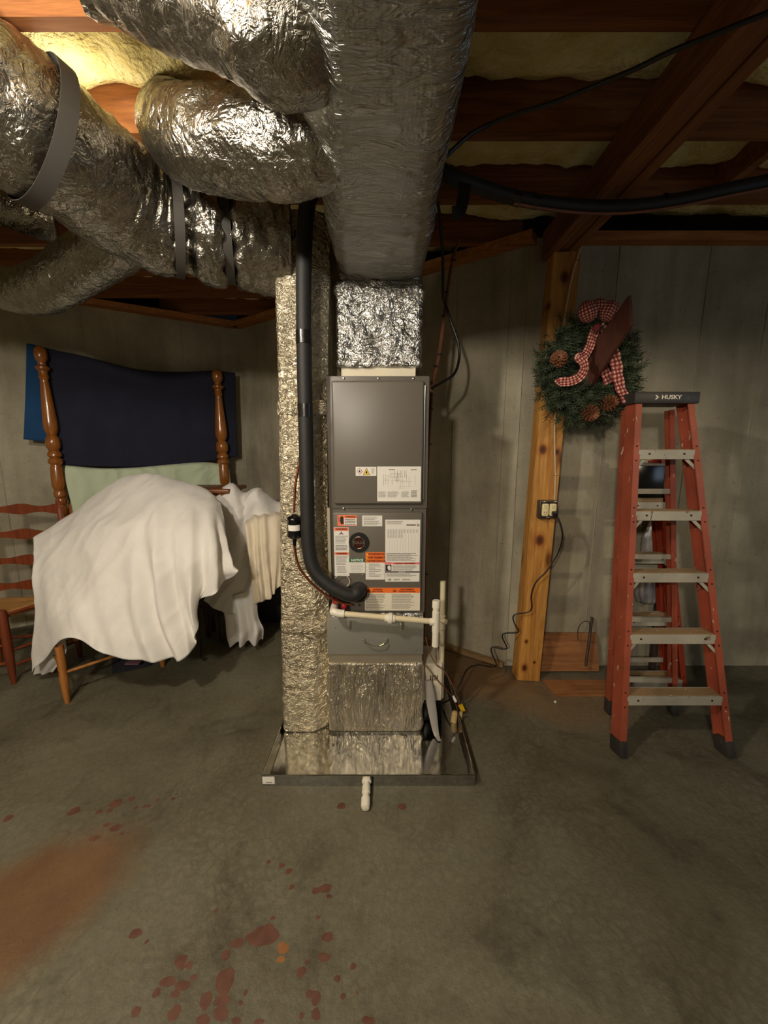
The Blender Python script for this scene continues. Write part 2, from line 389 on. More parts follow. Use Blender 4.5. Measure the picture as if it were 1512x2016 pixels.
green_cloth = fabric('pale_green_cotton', srgb(196, 208, 178), 0.04)
dark_fabric = fabric('dark_navy_fabric', srgb(28, 28, 40), 0.2, sheen=0.0)
rush = simple('woven_rush', srgb(150, 104, 52), 0.7, c2=srgb(188, 142, 80), scale=4, stretch=(2, 30, 2), bmp=0.4, bscale=50)
def worn(name, c, chips, rough=0.5, sc=9):
    m, nt, b = new_mat(name); vec = coords(nt); b.inputs['Roughness'].default_value = rough
    a = ramp(nt, noi(nt, vec, 5, 5), [(0.3, tuple(x * 0.72 for x in c)), (0.7, tuple(min(1, x * 1.12) for x in c))])
    k = ramp(nt, noi(nt, coords(nt, (1, 1, 0.45)), sc * 3.2, 5, 0.6, 1.0), [(0.655, (0, 0, 0)), (0.685, (1, 1, 1))])
    nt.links.new(mix(nt, k, a, chips), b.inputs['Base Color']); bump(nt, b, noi(nt, vec, 80, 3), 0.15, 0.002)
    return m
orange_fg = worn('orange_fibreglass', srgb(160, 78, 54), srgb(200, 172, 148))
old_orange = worn('weathered_orange_fibreglass', srgb(150, 54, 30), srgb(150, 110, 84))
dirty_alu = worn('dirty_aluminium', srgb(172, 166, 150), srgb(110, 88, 62), 0.5)
tread_dirt = worn('dusty_tread', srgb(150, 122, 86), srgb(196, 184, 162), 0.7)
black_worn = worn('worn_black_plastic', srgb(52, 49, 46), srgb(120, 114, 106), 0.5, 7)
spotted_pole = worn('paint_spotted_pole', srgb(66, 50, 38), srgb(170, 156, 138), 0.6)
rivet_mat = simple('dark_rivet', srgb(80, 44, 32), 0.5, 0.5)
needle = simple('green_needles', srgb(32, 42, 26), 0.7, c2=srgb(66, 78, 50), scale=12)
cone_mat = simple('pinecone_brown', srgb(84, 48, 28), 0.7, c2=srgb(138, 86, 52), scale=60)
def gingham():
    m, nt, b = new_mat('red_gingham'); tc = N(nt, 'ShaderNodeTexCoord'); sp = N(nt, 'ShaderNodeSeparateXYZ'); nt.links.new(tc.outputs['UV'], sp.inputs[0])
    s = [math_n(nt, 'GREATER_THAN', math_n(nt, 'FRACT', math_n(nt, 'MULTIPLY', sp.outputs[i], 1.0)), 0.5) for i in (0, 1)]
    k = math_n(nt, 'MULTIPLY', math_n(nt, 'ADD', s[0], s[1]), 0.5)
    nt.links.new(ramp(nt, k, [(0.0, srgb(206, 170, 146)), (0.5, srgb(150, 66, 58)), (1.0, srgb(96, 24, 30))]), b.inputs['Base Color']); b.inputs['Roughness'].default_value = 0.8
    return m
ging = gingham()
paint_red = simple('oxide_red_paint', srgb(80, 46, 34), 0.6, c2=srgb(102, 66, 50), scale=30, detail=6)
paint_amber = simple('amber_paint', srgb(128, 82, 40), 0.6, c2=srgb(142, 98, 54), scale=30)
# ------------------------------------------------------------------ the room
WH = 2.65
CORNER = (-1.42, 4.0); POSTC = (0.95, 2.33)
def wall(name, p, q, inward, h=WH, t=0.2):
    bm = B(); p = Vector((*p, 0)); q = Vector((*q, 0)); n = Vector((*inward, 0)).normalized() * -t
    prism(bm, [p, q, q + n, p + n], (0, 0, h)); return solo(name, bm, wall_mat, kind='structure', smooth=0)
bm = B(); box(bm, -4.7, 4.4, -4.7, 4.4, -0.12, 0); floor = solo('floor', bm, floor_mat, kind='structure', smooth=0, base=(0, 0, 0))
wl = wall('wall_left', (-4.5, 2.075), CORNER, (0.625, -1))
wb = wall('wall_back', CORNER, (0.83, 2.4146), (-0.705, -1))
wr = wall('wall_right', (0.83, 2.42), (4.2, 2.42), (0, -1))
wall('wall_west', (-4.5, -4.5), (-4.5, 2.075), (1, 0)); wall('wall_east', (4.2, 2.42), (4.2, -4.5), (-1, 0)); wall('wall_front', (4.2, -4.5), (-4.5, -4.5), (0, 1))
bm = B(); box(bm, -4.7, 4.4, -4.7, 4.4, 2.93, 2.98); ceiling = solo('ceiling', bm, subfloor, kind='structure', smooth=0)
bm = B()
for y0, y1, z0, z1 in ((-0.82, -0.76, 1.18, 2.22), (0.56, 0.62, 1.18, 2.22), (-0.82, 0.62, 1.18, 1.24), (-0.82, 0.62, 2.16, 2.22)): box(bm, 4.15, 4.2, y0, y1, z0, z1)
wn = solo('added_window_1', bm, metal_strip, kind='structure', smooth=0)  # unseen window frame, added to go with the cool area light
bm = B(); box(bm, 4.17, 4.18, -0.76, 0.56, 1.24, 2.16); part('pane', bm, chrome, wn)
# form seams of the poured wall: shallow raised fins
def fins(wobj, p, q, nrm, ts):
    p = Vector((*p, 0)); q = Vector((*q, 0)); d = (q - p).normalized(); n = Vector((*nrm, 0)).normalized()
    for i, t in enumerate(ts):
        bm = B(); a = p.lerp(q, t); L = []
        for k in range(15):
            z = WH * k / 14; ww = 0.004 + 0.004 * abs(nz((t * 31, z * 3, 1))); L.append([a - d * ww + Vector((0, 0, z)) - n * 0.002, a + Vector((0, 0, z)) + n * (0.004 + 0.004 * nz((t * 9, z * 5, 2))), a + d * ww + Vector((0, 0, z)) - n * 0.002])
        ringmesh(bm, L, True, True); bmesh.ops.recalc_face_normals(bm, faces=bm.faces); part('form_seam', bm, wall_mat, wobj)
fins(wl, (-4.5, 2.075), CORNER, (0.625, -1), (0.30, 0.49, 0.66, 0.86))
fins(wb, CORNER, (0.83, 2.4146), (-0.705, -1), (0.2, 0.84, 0.965))
fins(wr, (0.83, 2.42), (4.2, 2.42), (0, -1), (0.155, 0.31, 0.42, 0.53))
# sill plates along the tops of the walls, and the tan footing strip along the foot of the back wall
bm = B(); beam(bm, (-4.5, 2.075 - 0.03, WH - 0.02), (CORNER[0], CORNER[1] - 0.06, WH - 0.02), 0.10, 0.045); solo('trim_1', bm, sill_wood, kind='structure')
bm = B(); beam(bm, (CORNER[0], CORNER[1] - 0.06, WH - 0.02), (0.84, 2.37, WH - 0.02), 0.10, 0.045); solo('trim_2', bm, sill_wood, kind='structure')
bm = B(); beam(bm, (1.07, 2.39, WH - 0.02), (4.2, 2.39, WH - 0.02), 0.08, 0.045); solo('trim_3', bm, sill_wood, kind='structure')
bm = B(); a = Vector((*CORNER, 0)).lerp(Vector((0.83, 2.4146, 0)), 0.45); beam(bm, a + Vector((-0.01, -0.02, 0.02)), (0.81, 2.40, 0.02), 0.035, 0.03); solo('baseboard_back', bm, footing_wood, kind='structure')
# joists and the insulation between them
JY = [-0.7 + 0.4 * k for k in range(13)]
me = None
for i, y in enumerate(JY):
    x0 = max(-4.4, -1.42 - (4.0 - y) / 0.625 - 0.1) if y > 2.1 else -4.4
    x1 = 4.1 if y < 2.4 else min(4.1, -1.42 + (4.0 - y) / 0.705 + 0.1)
    bm = B(); box(bm, x0, x1, y - 0.02, y + 0.02, WH, 2.93); part('joist', bm, joist_wood, ceiling, smooth=0)
for i, y in enumerate(JY[:-1]):
    x0 = max(-4.3, -1.42 - (4.0 - y - 0.4) / 0.625) if y > 1.7 else -4.3
    x1 = 4.0 if y < 2.3 else min(4.0, -1.42 + (4.0 - y - 0.4) / 0.705 + 0.3)
    if x1 - x0 < 0.2: continue
    nx = int((x1 - x0) / 0.03); ny = 13; bm = B(); R = []
    for a in range(nx + 1):
        r = []
        for b in range(ny + 1):
            X = x0 + (x1 - x0) * a / nx; t = b / ny; Y = y + 0.021 + 0.358 * t
            sag = 0.07 * math.sin(math.pi * t) ** 0.6 + 0.05 * nz((X * 2.2, Y * 3, i * 7.7)) + 0.022 * ridge((X * 6, Y * 7, i)) + 0.006 * nz((X * 30, Y * 30, i))
            r.append((X, Y, 2.83 - sag))
        R.append(r)
    ringmesh(bm, R, False, False); bmesh.ops.recalc_face_normals(bm, faces=bm.faces)
    part('insulation_batt', bm, insul, ceiling, smooth=180)
# short blocks between the joists
for (x, k) in ((-0.45, 5), (-1.9, 6), (1.6, 6), (2.3, 5)):
    bm = B(); box(bm, x - 0.02, x + 0.02, JY[k] + 0.02, JY[k + 1] - 0.02, WH + 0.02, 2.86); part('blocking', bm, joist_wood, ceiling, smooth=0)

# ------------------------------------------------------------------ girder and post
g = thing('wooden_girder', 'dark built-up wooden girder running overhead from the post top toward the viewer', 'beam', (0.955, 0.2, 2.5))
for k in range(3):
    x = 0.882 + 0.05 * k; bm = B(); box(bm, x, x + 0.047, -2.6, 2.36, 2.5 + (0.006 if k == 1 else 0), WH - 0.005, 0.002, 1); part('ply', bm, beam_wood, g, smooth=0)
bm = B(); L0 = Vector((0.849, 2.245, 0)); LEAN = 0.055
hexa(bm, [(0.849, 2.25, 0), (0.99, 2.235, 0), (0.99, 2.33, 0), (0.849, 2.345, 0), (0.849 + LEAN, 2.25, 2.5), (0.99 + LEAN, 2.235, 2.5), (0.99 + LEAN, 2.33, 2.5), (0.849 + LEAN, 2.345, 2.5)])
bmesh.ops.bevel(bm, geom=list(bm.edges), offset=0.004, segments=2, affect='EDGES')
def knotted_pine():
    m = pine.copy(); m.name = 'knotted_yellow_pine'; nt = m.node_tree; bs = nt.nodes['Principled BSDF']; c = bs.inputs['Base Color'].links[0].from_socket
    tc = N(nt, 'ShaderNodeTexCoord')
    for px, py, r in ((1070, 885, 0.017), (1096, 890, 0.010), (1063, 1064, 0.020), (1033, 1316, 0.014), (1052, 1304, 0.006), (1037, 1264, 0.008), (1112, 545, 0.018), (1080, 600, 0.012), (1074, 720, 0.014)):
        k = W(px, py, Y=2.24) - Vector((0.947, 2.29, 0)); mp = N(nt, 'ShaderNodeMapping', vector_type='TEXTURE'); mp.inputs['Location'].default_value = k; mp.inputs['Scale'].default_value = (r, 0.06, r * 1.4)
        nt.links.new(tc.outputs['Object'], mp.inputs['Vector']); ln = N(nt, 'ShaderNodeVectorMath', operation='LENGTH'); nt.links.new(mp.outputs[0], ln.inputs[0])
        kk = ramp(nt, math_n(nt, 'MULTIPLY', ln.outputs['Value'], 0.4), [(0.2, (0.14, 0.07, 0.03)), (0.42, (0.42, 0.25, 0.12)), (0.55, (0.8, 0.66, 0.45)), (0.95, (1, 1, 1))]); c = mix(nt, 1.0, c, kk, 'MULTIPLY')
    nt.links.new(c, bs.inputs['Base Color']); return m
solo('wooden_post', bm, knotted_pine(), 'yellow pine post with dark knots standing in the wall corner under the girder', 'post')
def post_x(z): return 0.849 + LEAN * z / 2.5

# ------------------------------------------------------------------ foil ductwork
def crumple(bm, f):
    bm.normal_update(); mv = [(v, v.normal.copy(), v.co.copy()) for v in bm.verts]
    for v, n, c in mv: v.co = c + n * f(c)
def rrect(cx, cy, hx, hy, r, n):                     # rounded rectangle, n points
    pts = []; per = 4 * (hx + hy)
    for k in range(n):
        s = per * k / n
        if s < 2 * hx: p = (-hx + s, -hy)
        elif s < 2 * hx + 2 * hy: p = (hx, -hy + s - 2 * hx)
        elif s < 4 * hx + 2 * hy: p = (hx - (s - 2 * hx - 2 * hy), hy)
        else: p = (-hx, hy - (s - 4 * hx - 2 * hy))
        x, y = p; qx = max(-hx + r, min(hx - r, x)); qy = max(-hy + r, min(hy - r, y)); d = math.hypot(x - qx, y - qy)
        if d > 1e-9: x, y = qx + (x - qx) / d * min(d, r), qy + (y - qy) / d * min(d, r)
        pts.append((cx + x, cy + y))
    return pts
YB = W(740, 1440, z=0.012).y                          # front of the unit's base
# return drop, left: a tall insulated box leaning a touch
rd = thing('return_duct', 'tall foil-wrapped rectangular duct standing left of the grey furnace', 'duct', (-0.40, YB + 0.22, 0.01))
bm = B(); rings = []; nzr = 230
for k in range(nzr + 1):
    z = 0.010 + 2.44 * k / nzr; cx = -0.413 + 0.062 * z / 2.4; hx = 0.112 + 0.004 * math.sin(z * 3.1)
    P = []
    for (x, y) in rrect(cx, YB + 0.20, hx, 0.20, 0.022, 150):
        if x > cx + hx - 0.062 and y < YB + 0.062: # a flattened front right corner
            t = (x - (cx + hx - 0.062)) / 0.062; y = max(y, YB + 0.002 + 0.045 * t)
        P.append((x, y, z))
    rings.append(P)
ringmesh(bm, rings)
bmesh.ops.recalc_face_normals(bm, faces=bm.faces)
crumple(bm, lambda c: 0.0 if c.z < 0.02 else 0.002 * ridge((c.x * 12, c.y * 12, c.z * 15)) + 0.0015 * nz((c.x * 36, c.y * 36, c.z * 36)) + 0.004 * nz((c.x * 4, c.y * 4, c.z * 5)) + (0.004 * ridge((c.x * 30, c.y * 30, c.z * 30)) if c.z < 0.3 else 0))
part('foil_wrap', bm, foil_duct, rd, smooth=180)
for z in (0.56, 1.62):
    bm = B(); cx = -0.413 + 0.062 * z / 2.4
    ringmesh(bm, [[(x, y, zz) for x, y in rrect(cx, YB + 0.20, 0.117, 0.205, 0.03, 60)] for zz in (z, z + 0.02, z + 0.04, z + 0.06)])
    bmesh.ops.recalc_face_normals(bm, faces=bm.faces); crumple(bm, lambda c: 0.003 * ridge((c.x * 25, c.y * 25, c.z * 25)))
    part('foil_tape_band', bm, foil_duct, rd, smooth=180)
def text(s, loc, size, mat, parent, rot=(math.pi / 2, 0, 0), align='CENTER', name='lettering', bold=0.0, sx=1.0):
    cu = bpy.data.curves.new(name, 'FONT'); cu.body = s; cu.size = size; cu.align_x = align; cu.align_y = 'CENTER'; cu.offset = bold; cu.extrude = 0.0002
    cu.resolution_u = 3; cu.materials.append(mat); o = bpy.data.objects.new(name, cu); COL.objects.link(o); o.parent = parent
    o.location = Vector(loc) - BASE[parent.name]; o.rotation_euler = rot; o.scale = (sx, 1, 1); return o
p = W(578, 462, Y=YB - 0.007); text('U.', p, 0.045, ink_blue, rd, bold=0.002)
p = W(566, 480, Y=YB - 0.007); text('R-', p, 0.026, ink_blue, rd, bold=0.001)

# supply plenum on top of the unit
YC = YB + 0.012                                       # cabinet front
ztop = W(740, 741, Y=YC).z
sp = thing('supply_plenum', 'shiny foil-wrapped box duct between the furnace top and the overhead trunk', 'duct', (-0.02, YC + 0.25, ztop))
bm = B(); box(bm, W(672, 735, Y=YC + 0.06).x, W(818, 735, Y=YC + 0.06).x, YC + 0.06, YC + 0.46, ztop + 0.001, ztop + 0.07); part('collar', bm, cream_strip, sp, 'bare cream collar')
bm = B(); rings = []; xl = W(664, 650, Y=YC + 0.045).x; xr = W(829, 650, Y=YC + 0.045).x; zt = 2.235
for k in range(70):
    z = ztop + 0.055 + (zt - ztop - 0.055) * k / 69; t = k / 69
    e = 0.012 * math.exp(-((t - 0.80) / 0.05) ** 2) + (-0.012 if t > 0.9 else 0)
    rings.append([(x, y, z) for x, y in rrect((xl + xr) / 2, YC + 0.25, (xr - xl) / 2 + e, 0.205 + e, 0.015, 150)])
ringmesh(bm, rings); bmesh.ops.recalc_face_normals(bm, faces=bm.faces)
crumple(bm, lambda c: 0.006 * ridge((c.x * 9 + c.z * 5, c.y * 9, c.z * 11)) + 0.004 * ridge((c.x * 26, c.y * 26, c.z * 22)) + 0.003 * nz((c.x * 50, c.y * 50, c.z * 50)))
part('foil_wrap', bm, foil_plenum, sp, smooth=180)
# main trunk along the ceiling
mt = thing('main_duct', 'wide foil-wrapped trunk duct running overhead toward the viewer above the furnace', 'duct', (-0.02, 0.4, 2.2))
bm = B(); rings = []; ny = 300
for k in range(ny + 1):
    Y = -2.4 + (YC + 0.50 + 2.4) * k / ny; e = 0.0
    if Y > YC + 0.38: e = (Y - YC - 0.38) / 0.12
    P = []
    for (x, z) in rrect(-0.015, 2.415, 0.182 - 0.01 * e, 0.205 - 0.015 * e, 0.055, 120):
        if z < 2.415: z -= 0.012 * math.cos(min(1, abs(x + 0.015) / 0.19) * math.pi / 2) * (0.5 + 0.5 * nz((0, Y * 2.3, 4)))
        ed_ = -0.085 - 0.115 * max(0.0, min(1.0, (Y - 0.77) / 1.02))
        if z < 2.415 and x < ed_: z = max(z, 2.212 + (ed_ - x) * 1.15)
        P.append((x, Y, z))
    rings.append(P)
ringmesh(bm, rings); bmesh.ops.recalc_face_normals(bm, faces=bm.faces)
crumple(bm, lambda c: 0.009 * nz((c.x * 5, c.y * 7, c.z * 5)) + 0.009 * ridge((c.x * 5 + c.y * 2, c.y * 15, c.z * 7)) * max(0, nz((c.x * 3, c.y * 2, 9)) + 0.3) + 0.002 * ridge((c.x * 12, c.y * 40, c.z * 12)) + (0.006 * ridge((c.x * 14, c.y * 20, c.z * 14)) if c.y > 1.45 else 0))
part('foil_wrap', bm, foil_trunk, mt, smooth=180)

def flex(name, pts, rad, label, mat=foil_flex, amp=1.0, step=0.008, n=72, pleat=()):
    P, L = resample(cr(pts, 14), step); fr = frames(P); NN = len(P); rings = []
    sd = random.random() * 50
    for i, (p, (d, s, u)) in enumerate(zip(P, fr)):
        t = i / (NN - 1); r0 = np.interp(t, [a for a, _ in rad], [b for _, b in rad]); S = t * L; ring = []
        for k in range(n):
            th = 2 * math.pi * k / n; c, sn = math.cos(th), math.sin(th)
            wr_ = 0.006 * ridge((c * 1.1 + sd, sn * 1.1, S * 15)) + 0.0038 * ridge((c * 1.8, sn * 1.8 + sd, S * 36)) + 0.010 * nz((c * 0.9, sn * 0.9 + sd, S * 4)) + 0.003 * ridge((c * 3 + S * 9, sn * 3 + sd, S * 12))
            for (tp, wd, dp) in pleat:
                q = (t - tp) / wd
                if abs(q) < 3: wr_ += -dp * math.exp(-q * q) + dp * 0.35 * math.exp(-q * q * 0.4) * math.sin(th * 13 + 3 * nz((c, sn, sd)))
            ring.append(p + (s * c + u * sn) * (r0 + amp * wr_))
        rings.append(ring)
    bm = B(); ringmesh(bm, rings); bmesh.ops.recalc_face_normals(bm, faces=bm.faces)
    mid = P[NN // 2]; t = thing(name, label, 'duct', mid); part('foil_jacket', bm, mat, t, smooth=180)
    return t, P, fr
def strap_on(parent, P, fr, t, r, w_=0.045, mat=None, a0=0.0, a1=2 * math.pi, name='strap_band'):
    i = int(t * (len(P) - 1)); p = P[i]; d, s, u = fr[i]; pts = []; nn = []
    for k in range(41):
        th = a0 + (a1 - a0) * k / 40; q = s * math.cos(th) + u * math.sin(th); pts.append(p + q * r); nn.append(q)
    bm = B(); ribbon(bm, pts, nn, w_, 0.002, 1); part(name, bm, mat or grey_vinyl, parent)
    return p, d, s, u
dark_strap = simple('dark_grey_strap', srgb(62, 58, 52), 0.6)
white_strap = simple('white_strap', srgb(178, 170, 152), 0.6)
fa, P, fr = flex('flexible_duct', [Vector((-0.07, 0.97, 2.335)), Vector((-0.14, 0.955, 2.325)), V(555, 62, 0.78), V(456, 0, 0.81), V(341, -38, 0.835), V(214, -99, 0.845), V(150, -130, 0.825)], [(0, 0.085), (0.2, 0.105), (1, 0.109)], 'crinkled foil flexible duct entering the trunk at the top edge of the photo')
fb, P, fr = flex('flexible_duct', [Vector((-0.06, 1.24, 2.335)), Vector((-0.13, 1.235, 2.325)), V(590, 283, 1.09), V(480, 284, 1.13), V(400, 276, 1.18), V(352, 262, 1.27), V(345, 235, 1.40), V(350, 190, 1.5)], [(0, 0.095), (0.2, 0.118), (0.4, 0.120), (0.6, 0.112), (0.8, 0.10), (1, 0.09)], 'short fat golden-lit foil flexible duct joining the trunk side above the return duct')
cpts = [V(-220, 110, 0.98), V(-60, 180, 1.06), V(90, 275, 1.18), V(215, 375, 1.38), V(305, 432, 1.52), V(390, 456, 1.60), V(480, 470, 1.66), V(562, 482, 1.72)]
L0 = resample(cr(cpts, 14), 0.01)[1]; cpts = [Vector((-2.9, 0.7, 2.44)), Vector((-2.1, 0.95, 2.44))] + cpts; L1 = resample(cr(cpts, 14), 0.01)[1]
def tm(t): return (t * L0 + L1 - L0) / L1
fc, P, fr = flex('flexible_duct', cpts, [(0, 0.18), (tm(0), 0.185), (tm(0.5), 0.178), (tm(0.68), 0.172), (tm(0.75), 0.185), (1, 0.2)], 'largest crinkled foil flexible duct sweeping from the left edge to the return duct', pleat=((tm(0.66), 0.03 * L0 / L1, 0.03), (tm(0.80), 0.018 * L0 / L1, 0.035)), amp=1.35, n=96)
for t_, r_, m_ in ((0.25, 0.206, dark_strap), (0.64, 0.184, dark_strap), (0.80, 0.178, dark_strap)):
    p, d, s, u = strap_on(fc, P, fr, tm(t_), r_, 0.045 if t_ < 0.5 else 0.035, m_)
    if t_ < 0.7:                                      # the tails up to the joist
        q = p + u * 0.02 + s * (-r_); bm = B(); top = Vector((q.x + 0.03, q.y + (0.02 if t_ < 0.5 else -0.02), WH + 0.02))
        q2 = p + u * r_; ribbon(bm, [q2 + s * 0.03, (q2 + top) / 2 + s * 0.02, top], Vector((0.2, -1, -0.3)), 0.045, 0.002); part('strap_tail', bm, white_strap, fc)
fe, P, fr = flex('flexible_duct', [V(-30, 545, 2.15), V(20, 570, 2.02), V(85, 568, 1.90), V(150, 530, 1.80), V(225, 482, 1.70), V(270, 440, 1.62)], [(0, 0.10), (1, 0.112)], 'narrow foil flexible duct dipping below the large one toward the left wall', foil_flex, 0.7)
ff, P, fr = flex('flexible_duct', [Vector((-3.0, 1.0, 2.45)), V(-120, 385, 1.75), V(-30, 395, 1.80), V(40, 420, 1.85), V(110, 440, 1.92)], [(0, 0.085), (1, 0.08)], 'bluish foil flexible duct stub behind the large one at the left edge', foil_flex, 0.8)
# ------------------------------------------------------------------ drain pan
pf = W(520, 1527, z=0.055); px0, px1 = -0.533, 0.399; py0 = W(700, 1547, z=0).y; py1 = 2.36; PZ = 0.052
dp = thing('drain_pan', 'shallow galvanized steel drain pan on the floor under the furnace', 'pan', ((px0 + px1) / 2, (py0 + py1) / 2, 0))
bm = B(); box(bm, px0, px1, py0, py1, 0.002, 0.008); part('tray_floor', bm, galvanized, dp)
bm = B()
for a, b in (((px0, py0), (px1, py0)), ((px1, py0), (px1, py1)), ((px1, py1), (px0, py1)), ((px0, py1), (px0, py0))):
    beam(bm, (a[0], a[1], PZ / 2 + 0.001), (b[0], b[1], PZ / 2 + 0.001), 0.003, PZ)
part('rim', bm, galvanized, dp)
bm = B()
for a, b in (((px0, py0), (px1, py0)), ((px1, py0), (px1, py1)), ((px0, py1), (px0, py0))):
    tube(bm, [(a[0], a[1], PZ), (b[0], b[1], PZ)], 0.004, 8, 1)
part('rolled_edge', bm, galvanized, dp)
bm = B(); q = W(515, 1529, Y=py0 - 0.002); q2 = W(541, 1543, Y=py0 - 0.002); box(bm, q.x + 0.003, q2.x, py0 - 0.003, py0 - 0.0018, q2.z, q.z); st = part('sticker', bm, paper, dp, 'small paper sticker on front rim')
bm = B(); box(bm, q.x + 0.018, q2.x - 0.012, py0 - 0.0036, py0 - 0.003, q2.z + 0.006, q2.z + 0.009); part('fine_print', bm, ink_dark, st, kind='stuff')
# white stub drain at the front
x = W(722, 1540, Y=py0).x
sd = thing('drain_stub', 'short white plastic pipe stub sticking out of the pan front', 'pipe', (x, py0 - 0.05, 0.0))
bm = B(); lathe(bm, (x, py0 + 0.004, 0.03), (0, -1, 0), [(0, 0.012), (0.002, 0.021), (0.016, 0.021), (0.018, 0.0165)], 8); part('lock_nut', bm, pvc, sd)
bm = B(); lathe(bm, (x, py0 - 0.006, 0.03), (0, -1, 0), [(0, 0.019), (0.004, 0.019)], 16); part('gasket', bm, black_plastic, sd)
bm = B(); lathe(bm, (x, py0 - 0.012, 0.030), (0, -1, -0.08), [(0, 0.014), (0.02, 0.014), (0.021, 0.018), (0.05, 0.018), (0.052, 0.014), (0.07, 0.014), (0.072, 0.019), (0.105, 0.019), (0.115, 0.015), (0.118, 0.002)], 18); part('pipe', bm, pvc, sd)

# ------------------------------------------------------------------ the furnace / air handler
ah = thing('furnace', 'tall grey forced-air furnace covered in warning labels standing in the steel pan', 'furnace', (-0.03, YC + 0.27, 0.009))
YD = YC + 0.50
def fw(px, py, y): return W(px, py, Y=y)
bl, br = fw(646, 1300, YB).x, fw(832, 1300, YB).x
z_box_t = fw(740, 1217, YB).z; z_box_b = fw(740, 1287, YB).z; z_foil_t = fw(740, 1308, YB).z; z_cab_b = fw(740, 1207, YC).z
# foil-wrapped base
bm = B(); rings = []
for k in range(80):
    z = 0.0095 + (z_foil_t - 0.0095) * k / 79; e = 0.010 * math.sin(min(1, k / 76) * math.pi) ** 0.5
    rings.append([(xx, yy, z) for xx, yy in rrect((bl + br) / 2, YB + 0.26, (br - bl) / 2 + e - 0.004, 0.255 + e * 0.6, 0.02, 170)])
ringmesh(bm, rings); bmesh.ops.recalc_face_normals(bm, faces=bm.faces)
def fbase(c):
    if c.z < 0.02: return 0.0
    fan = (c.x - (bl + br) / 2) * (1.4 - 1.6 * c.z)
    return 0.010 * ridge((fan * 17 + c.z * 2, c.y * 10, c.z * 5)) * (0.5 + abs(c.x + 0.05) * 2.5) + 0.003 * ridge((c.x * 28, c.y * 28, c.z * 26)) * max(0.2, 1 - c.z * 2.4) + 0.002 * nz((c.x * 60, c.y * 60, c.z * 60))
crumple(bm, fbase); part('foil_base', bm, foil_base, ah, 'crinkled foil-wrapped base', smooth=180)
bm = B(); box(bm, bl + 0.004, br - 0.003, YB + 0.006, YB + 0.5, z_foil_t - 0.004, z_box_b + 0.001); part('metal_strip', bm, metal_strip, ah)
bm = B(); box(bm, bl - 0.001, br + 0.002, YB - 0.006, YB + 0.5, z_box_b, z_box_t, 0.003); fd = part('filter_door', bm, grey_door, ah, 'lighter grey filter rack door')
hx = fw(739, 1262, YB - 0.01)
bm = B(); pts = [(hx.x - 0.058, YB - 0.008, hx.z + 0.004), (hx.x - 0.05, YB - 0.028, hx.z), (hx.x - 0.02, YB - 0.036, hx.z - 0.012), (hx.x + 0.02, YB - 0.036, hx.z - 0.012), (hx.x + 0.05, YB - 0.028, hx.z), (hx.x + 0.058, YB - 0.008, hx.z + 0.004)]
tube(bm, pts, 0.0035, 8); box(bm, hx.x - 0.066, hx.x - 0.05, YB - 0.010, YB - 0.006, hx.z - 0.008, hx.z + 0.014, 0.002); box(bm, hx.x + 0.05, hx.x + 0.066, YB - 0.010, YB - 0.006, hx.z - 0.008, hx.z + 0.014, 0.002)
part('pull_handle', bm, chrome, fd)
for lx in (687, 790):
    q = fw(lx, 1230, YB - 0.008); bm = B(); box(bm, q.x - 0.011, q.x + 0.011, YB - 0.012, YB - 0.006, q.z - 0.016, q.z + 0.022, 0.002); box(bm, q.x - 0.007, q.x + 0.007, YB - 0.02, YB - 0.012, q.z - 0.022, q.z + 0.008, 0.003); part('latch', bm, steel, fd)
bm = B(); box(bm, bl + 0.02, br, YB + 0.01, YB + 0.5, z_box_t, z_cab_b + 0.001); part('foil_joint', bm, foil_plenum, ah)
for sx_, sy_ in ((660, 1236), (726, 1236), (760, 1241), (820, 1243), (658, 1276), (760, 1278), (818, 1280)):
    q = fw(sx_, sy_, YB - 0.006); bm = B(); lathe(bm, (q.x, YB - 0.005, q.z), (0, -1, 0), [(0, 0.004), (0.003, 0.0035), (0.004, 0.001)], 8); part('screw', bm, steel, fd)
# cabinet with two raised doors
cl, cr_ = fw(651, 1100, YC).x, fw(838, 1100, YC).x; zs = fw(740, 1001, YC).z
bm = B(); box(bm, cl, cr_, YC + 0.004, YD, z_cab_b, ztop, 0.004); part('cabinet', bm, grey_paint, ah)
bm = B(); box(bm, cl - 0.002, cr_ + 0.002, YC - 0.002, YC + 0.004, zs, ztop + 0.001, 0.002); part('upper_frame', bm, grey_paint, ah)
YP = YC - 0.018
ux0, ux1, uz1, uz0 = fw(652, 749, YP).x, fw(836, 749, YP).x, fw(740, 749, YP).z, fw(740, 993, YP).z
bm = B(); box(bm, ux0, ux1, YP, YC, uz0, uz1, 0.010, 4); up = part('upper_panel', bm, grey_paint2, ah)
lx0, lx1, lz1, lz0 = fw(654, 1010, YP).x, fw(832, 1010, YP).x, fw(740, 1009, YP).z, fw(740, 1204, YP).z
bm = B(); box(bm, lx0, lx1, YP + 0.006, YC + 0.006, lz0, lz1, 0.006, 3); lp = part('lower_panel', bm, grey_paint2, ah)
YL = YP + 0.006
bm = B()
lathe(bm, (ux1 + 0.0045, YP + 0.012, uz0 + 0.02), (0, 0, 1), [(0, 0.004), (uz1 - uz0 - 0.04, 0.004)], 8)
part('edge_bead', bm, steel, ah)
for sx_, sy_, yy in ((677, 745, YC), (745, 745, YC), (814, 745, YC), (676, 1001, YC), (810, 1003, YC)):
    q = fw(sx_, sy_, yy - 0.003); bm = B(); lathe(bm, (q.x, yy - 0.002, q.z), (0, -1, 0), [(0, 0.005), (0.004, 0.0045), (0.005, 0.001)], 8); part('screw', bm, steel, ah)
